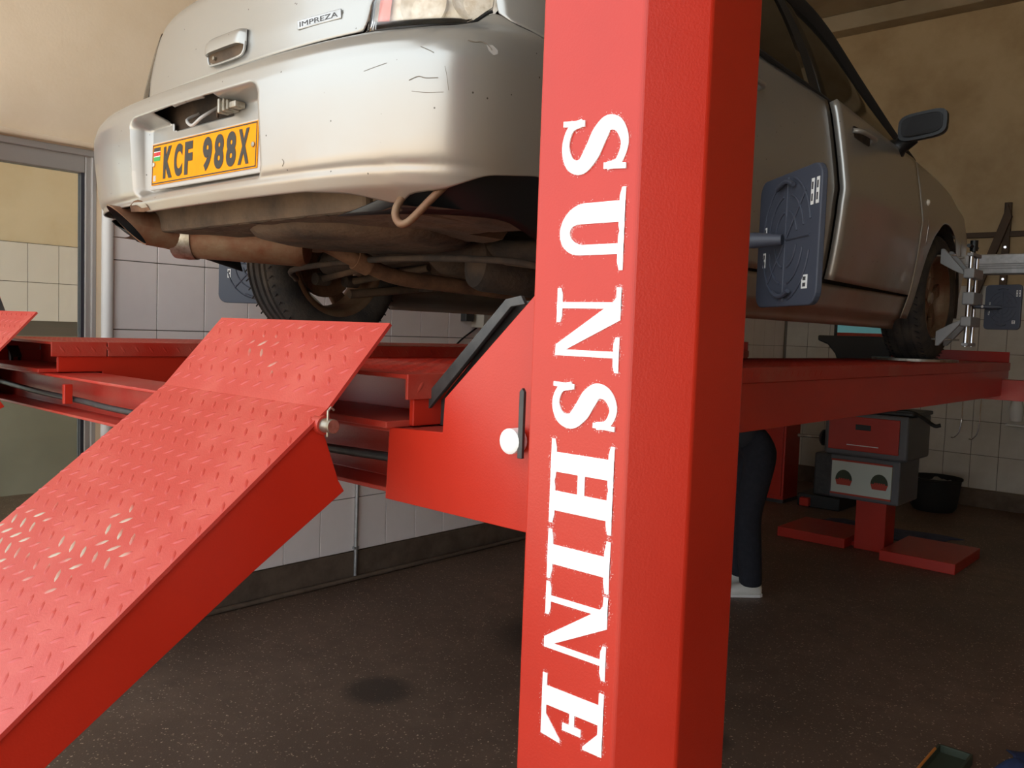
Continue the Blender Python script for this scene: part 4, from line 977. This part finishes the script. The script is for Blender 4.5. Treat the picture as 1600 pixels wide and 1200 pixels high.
# ---- clutter behind
t = thing('equipment_cabinet', 'tall plain red steel cabinet standing against the left wall', 'cabinet', (-3.55, 7.85, 0))
cbn = MB().box(-3.72, -3.38, 7.72, 8.05, .02, 1.15).build('body', 'red', t, bevel=.006)
MB().box(-3.70, -3.40, 7.705, 7.722, .06, 1.12).build('door', 'red', cbn, bevel=.003)
MB().box(-3.73, -3.37, 7.71, 8.06, 0, .03).build('plinth', 'black_steel', t)
t = thing('wheel_balancer', 'dark wheel balancing machine with a steel shaft beside the red cabinet', 'machine', (-3.05, 7.9, 0))
MB().box(-3.12, -2.86, 7.78, 8.25, .12, .52).build('body', 'black_steel', t, bevel=.02)
MB().box(-3.05, -2.84, 7.80, 8.2, .52, .86).build('head', 'console_grey', t, bevel=.03)
MB().tube([(-3.32, 7.86, .65), (-2.95, 7.86, .66)], .016, 12).build('shaft', 'steel', t, smooth=40)
MB().lathe([(0, 0), (.05, 0), (.075, .02), (.075, .035), (.03, .06), (0, .06)], (-3.10, 7.86, .655), (1, 0, 0), 18).build('cone', 'black_plastic', t, smooth=40)
MB().box(-3.25, -2.85, 7.75, 8.28, 0, .12).build('base', 'black_plastic', t, bevel=.01)
MB().box(-3.21, -3.12, 7.70, 7.76, .01, .09).build('pedal', 'red', t, bevel=.008)
t = thing('basin', 'round black rubber basin with a grey rag inside by the back wall', 'basin', (-2.29, 8.62, 0))
MB().lathe([(0, 0), (.17, 0), (.20, .04), (.225, .29), (.238, .30), (.238, .315), (.215, .315), (.185, .06), (0, .05)], (-2.29, 8.62, 0), (0, 0, 1), 32).build('tub', 'dark_rubber', t, smooth=40)
rows = [[Vector((-2.29+r_*math.cos(a_), 8.62+r_*math.sin(a_), .255+.03*math.sin(3*a_+r_*20)+.02*math.cos(7*a_))) for r_ in (.005, .07, .14, .185)] for a_ in lin(0, 2*PI, 30)]
MB().grid(rows).build('rag', 'cast_grey', t, smooth=50)
def floor_cloth(name, label, mt, x0_, x1_, y0_, y1_, amp, seed):
    rr_ = random.Random(seed); ph = [rr_.uniform(0, 6) for _ in range(6)]; rows = []
    for i in range(31):
        r_ = []
        for j in range(31):
            u_, v_ = i/30, j/30
            x = x0_+(x1_-x0_)*u_+.05*math.sin(v_*6+ph[0])+.02*math.sin(v_*17+ph[1]); y = y0_+(y1_-y0_)*v_+.04*math.sin(u_*7+ph[2])
            z = .006+amp*(.5+.5*math.sin(u_*9+ph[3]+2*math.sin(v_*5+ph[4])))*(.5+.5*math.sin(v_*8+ph[5]))*math.sin(PI*u_)*math.sin(PI*v_)
            r_.append(Vector((x, y, z)))
        rows.append(r_)
    o = MB().grid(rows).build(name, mt, smooth=50, solid=.005); return tag(o, label, 'cloth')
floor_cloth('floor_mat', 'dark blue cloth spread on the floor behind the aligner feet', 'mat_blue', -2.78, -1.80, 6.98, 7.45, .02, 3)
floor_cloth('crumpled_cloth', 'bright blue crumpled cloth on the floor at the lower right corner', 'blue_cloth', -.655, -.33, 3.24, 3.72, .12, 5)
t = thing('tool_tray', 'small dark tray with an orange edge beside the blue cloth on the floor', 'tray', (-.75, 3.3, 0))
tr = MB().box(-.84, -.73, 3.10, 3.46, .0, .012); tr.box(-.845, -.835, 3.10, 3.46, 0, .04); tr.box(-.735, -.725, 3.10, 3.46, 0, .04); tr.box(-.84, -.73, 3.452, 3.462, 0, .04)
tr.build('tray', 'green_box', t, bevel=.002)
MB().tube([(-.84, 3.09, .042), (-.84, 3.40, .042)], .005, 10).build('rim', 'orange', t, smooth=40)
# ---- on the back wall
t = thing('wall_bracket', 'brown steel angle bracket and rail fixed to the back wall', 'bracket', (-1.95, BY-.1, 2.2))
MB().box(-2.62, -.8, BY-.04, BY, 2.60, 2.65).build('rail', 'brown_steel', t, bevel=.003)
MB().box(-1.975, -1.915, BY-.05, BY-.01, 1.95, 2.92).build('upright', 'brown_steel', t, bevel=.003)
MB().prism([(-1.94, 2.90), (-1.90, 2.78), (-2.17, 1.95), (-2.24, 1.95)], 'y', BY-.09, BY-.05).build('brace', 'brown_steel', t, bevel=.003)
for z_ in (2.86, 2.5, 2.2, 2.0): MB().lathe([(0, 0), (.012, 0), (.014, .004), (0, .004)], (-1.945, BY-.056, z_), (0, 1, 0), 10).build('screw', 'chrome', t)
for x_, lb, top in ((-2.22, 'left of two thin steel hooks hanging at the tiled back wall', 1.35), (-2.06, 'right of two thin steel hooks hanging at the tiled back wall', 1.35)):
    o = MB().tube(smooth_path([(x_, BY-.03, top), (x_, BY-.03, .92), (x_+.005, BY-.05, .84), (x_-.01, BY-.05, .72), (x_-.05, BY-.05, .66), (x_-.08, BY-.05, .655)], 6), .006, 8).build('steel_hook', 'chrome', smooth=40)
    tag(o, lb, 'hook', 'steel hooks on the back wall')
t = thing('wall_fitting', 'small white wall fitting on the tiles at the right edge', 'fitting', (-1.75, BY-.05, .85))
MB().lathe([(0, 0), (.05, .01), (.06, .12), (.045, .2), (.02, .22), (0, .22)], (-1.75, BY-.07, .86), (0, 0, 1), 16).build('dispenser', 'label_white', t, smooth=40)
MB().box(-1.83, -1.67, BY-.09, BY-.018, .82, .835).build('ledge', 'label_white', t, bevel=.003)

# ------------------------------------------------------------------ mechanic bending under the car, mostly behind the post
def skin(name, verts, edges, radii, mt, parent, sub=2):
    me = bpy.data.meshes.new(name); me.from_pydata([tuple(v_) for v_ in verts], edges, []); me.materials.append(M[mt])
    o = bpy.data.objects.new(name, me); C.objects.link(o); adopt(o, parent)
    md = o.modifiers.new('skin', 'SKIN'); md.use_smooth_shade = True
    for i, r_ in enumerate(radii): me.skin_vertices[0].data[i].radius = r_ if isinstance(r_, tuple) else (r_, r_)
    me.skin_vertices[0].data[0].use_root = True
    sd = o.modifiers.new('sub', 'SUBSURF'); sd.levels = sub; sd.render_levels = sub
    return o
F_ = Vector((-.746, -.665, 0)); S_ = Vector((-.665, .746, 0))       # facing, and the person's right-hand side away from us
hA, hB = Vector((-2.21, 4.80, 0)), Vector((-2.36, 4.96, 0))         # heels
per = thing('person', 'person in dark jeans and white shoes bending under the car behind the post', 'person', (hA+hB)/2)
mid = (hA+hB)/2+F_*.05
hip = mid+Vector((0, 0, .94))-F_*.03
ankA, ankB = hA+F_*.06+Vector((0, 0, .09)), hB+F_*.06+Vector((0, 0, .09))
kA, kB = hA+F_*.10+Vector((0, 0, .50)), hB+F_*.10+Vector((0, 0, .50))
hipA, hipB = hip-S_*.09+Vector((0, 0, -.06)), hip+S_*.09+Vector((0, 0, -.06))
tdir = (F_*.80+Vector((0, 0, .42))).normalized()
w1, ch_, nk, hd_ = hip+tdir*.18, hip+tdir*.40, hip+tdir*.55, hip+tdir*.66+F_*.03
shA, shB = ch_+tdir*.08-S_*.19, ch_+tdir*.08+S_*.19
elA, elB = shA+F_*.12-Vector((0, 0, .25)), shB+F_*.12-Vector((0, 0, .25))
wrA, wrB = elA+F_*.22-Vector((0, 0, .08)), elB+F_*.22-Vector((0, 0, .08))
skin('body', [hip, w1, ch_, nk, hd_, hd_+tdir*.10, shA, elA, wrA, shB, elB, wrB],
     [(0, 1), (1, 2), (2, 3), (3, 4), (4, 5), (2, 6), (6, 7), (7, 8), (2, 9), (9, 10), (10, 11)],
     [.10, .11, .13, .052, .088, .075, .055, .04, .028, .055, .04, .028], 'skin', per)
skin('shirt', [hip, w1, ch_, ch_+tdir*.10, shA, shA+(elA-shA)*.7, shB, shB+(elB-shB)*.7], [(0, 1), (1, 2), (2, 3), (2, 4), (4, 5), (2, 6), (6, 7)],
     [.125, .13, .15, .07, .072, .06, .072, .06], 'shirt', per)
skin('jeans', [hip, hipA, kA, ankA, ankA-Vector((0, 0, .035)), hipB, kB, ankB, ankB-Vector((0, 0, .035)), hip+tdir*.1], [(0, 1), (1, 2), (2, 3), (3, 4), (0, 5), (5, 6), (6, 7), (7, 8), (0, 9)],
     [.13, .105, .085, .075, .072, .105, .085, .075, .072, .125], 'jeans', per)
for hl in (hA, hB):
    rows = []
    for i, (d_, w_, top) in enumerate(((-.005, .018, .07), (.01, .034, .085), (.06, .04, .085), (.12, .042, .075), (.18, .046, .06), (.23, .042, .045), (.265, .026, .035), (.275, .008, .022))):
        c_ = hl+F_*d_
        rows.append([c_+S_*(w_*math.cos(a_))+Vector((0, 0, .002+max(0, (top)*(.5+.5*math.sin(a_))))) for a_ in lin(0, 2*PI, 16)])
    sh = MB().grid(rows); sh.build('shoe', 'shoe_white', per, smooth=50)
    sp_ = []
    for sgn in (1, -1):
        seq = ((-.01, .02), (.01, .038), (.06, .043), (.12, .044), (.18, .048), (.23, .044), (.268, .028), (.282, .006))
        seq = seq if sgn > 0 else seq[::-1]
        sp_ += [((hl+F_*d_+S_*(sgn*w_)).x, (hl+F_*d_+S_*(sgn*w_)).y) for d_, w_ in seq]
    MB().prism(sp_, 'z', .0, .018).build('sole', 'label_white', per)
for wr, sgn in ((wrA, -1), (wrB, 1)):
    fd_ = (F_*.9-Vector((0, 0, .3))).normalized(); vs = [wr, wr+fd_*.07]; es = [(0, 1)]; rs = [(.03, .018), (.036, .016)]
    for k, L_ in enumerate((.065, .075, .07, .055)):
        b0 = wr+fd_*.075+S_*((k-1.5)*.02); n_ = len(vs); vs += [b0, b0+fd_*L_*.55-Vector((0, 0, .008)), b0+fd_*L_*.9-Vector((0, 0, .028))]; es += [(1, n_), (n_, n_+1), (n_+1, n_+2)]; rs += [.009, .0085, .007]
    n_ = len(vs); vs += [wr+fd_*.03-S_*.035*sgn, wr+fd_*.07-S_*.055*sgn]; es += [(0, n_), (n_, n_+1)]; rs += [.010, .008]
    skin('hand', vs, es, rs, 'skin', per, 1)
hr_ = [[hd_+tdir*.055+(tdir*math.cos(e_)+(F_.cross(S_)*0+S_)*math.sin(e_)*math.cos(a_)+tdir.cross(S_)*math.sin(e_)*math.sin(a_))*.098 for a_ in lin(0, 2*PI, 18)] for e_ in lin(.02, 1.5, 8)]
MB().grid(hr_).build('hair', 'hair', per, smooth=60)
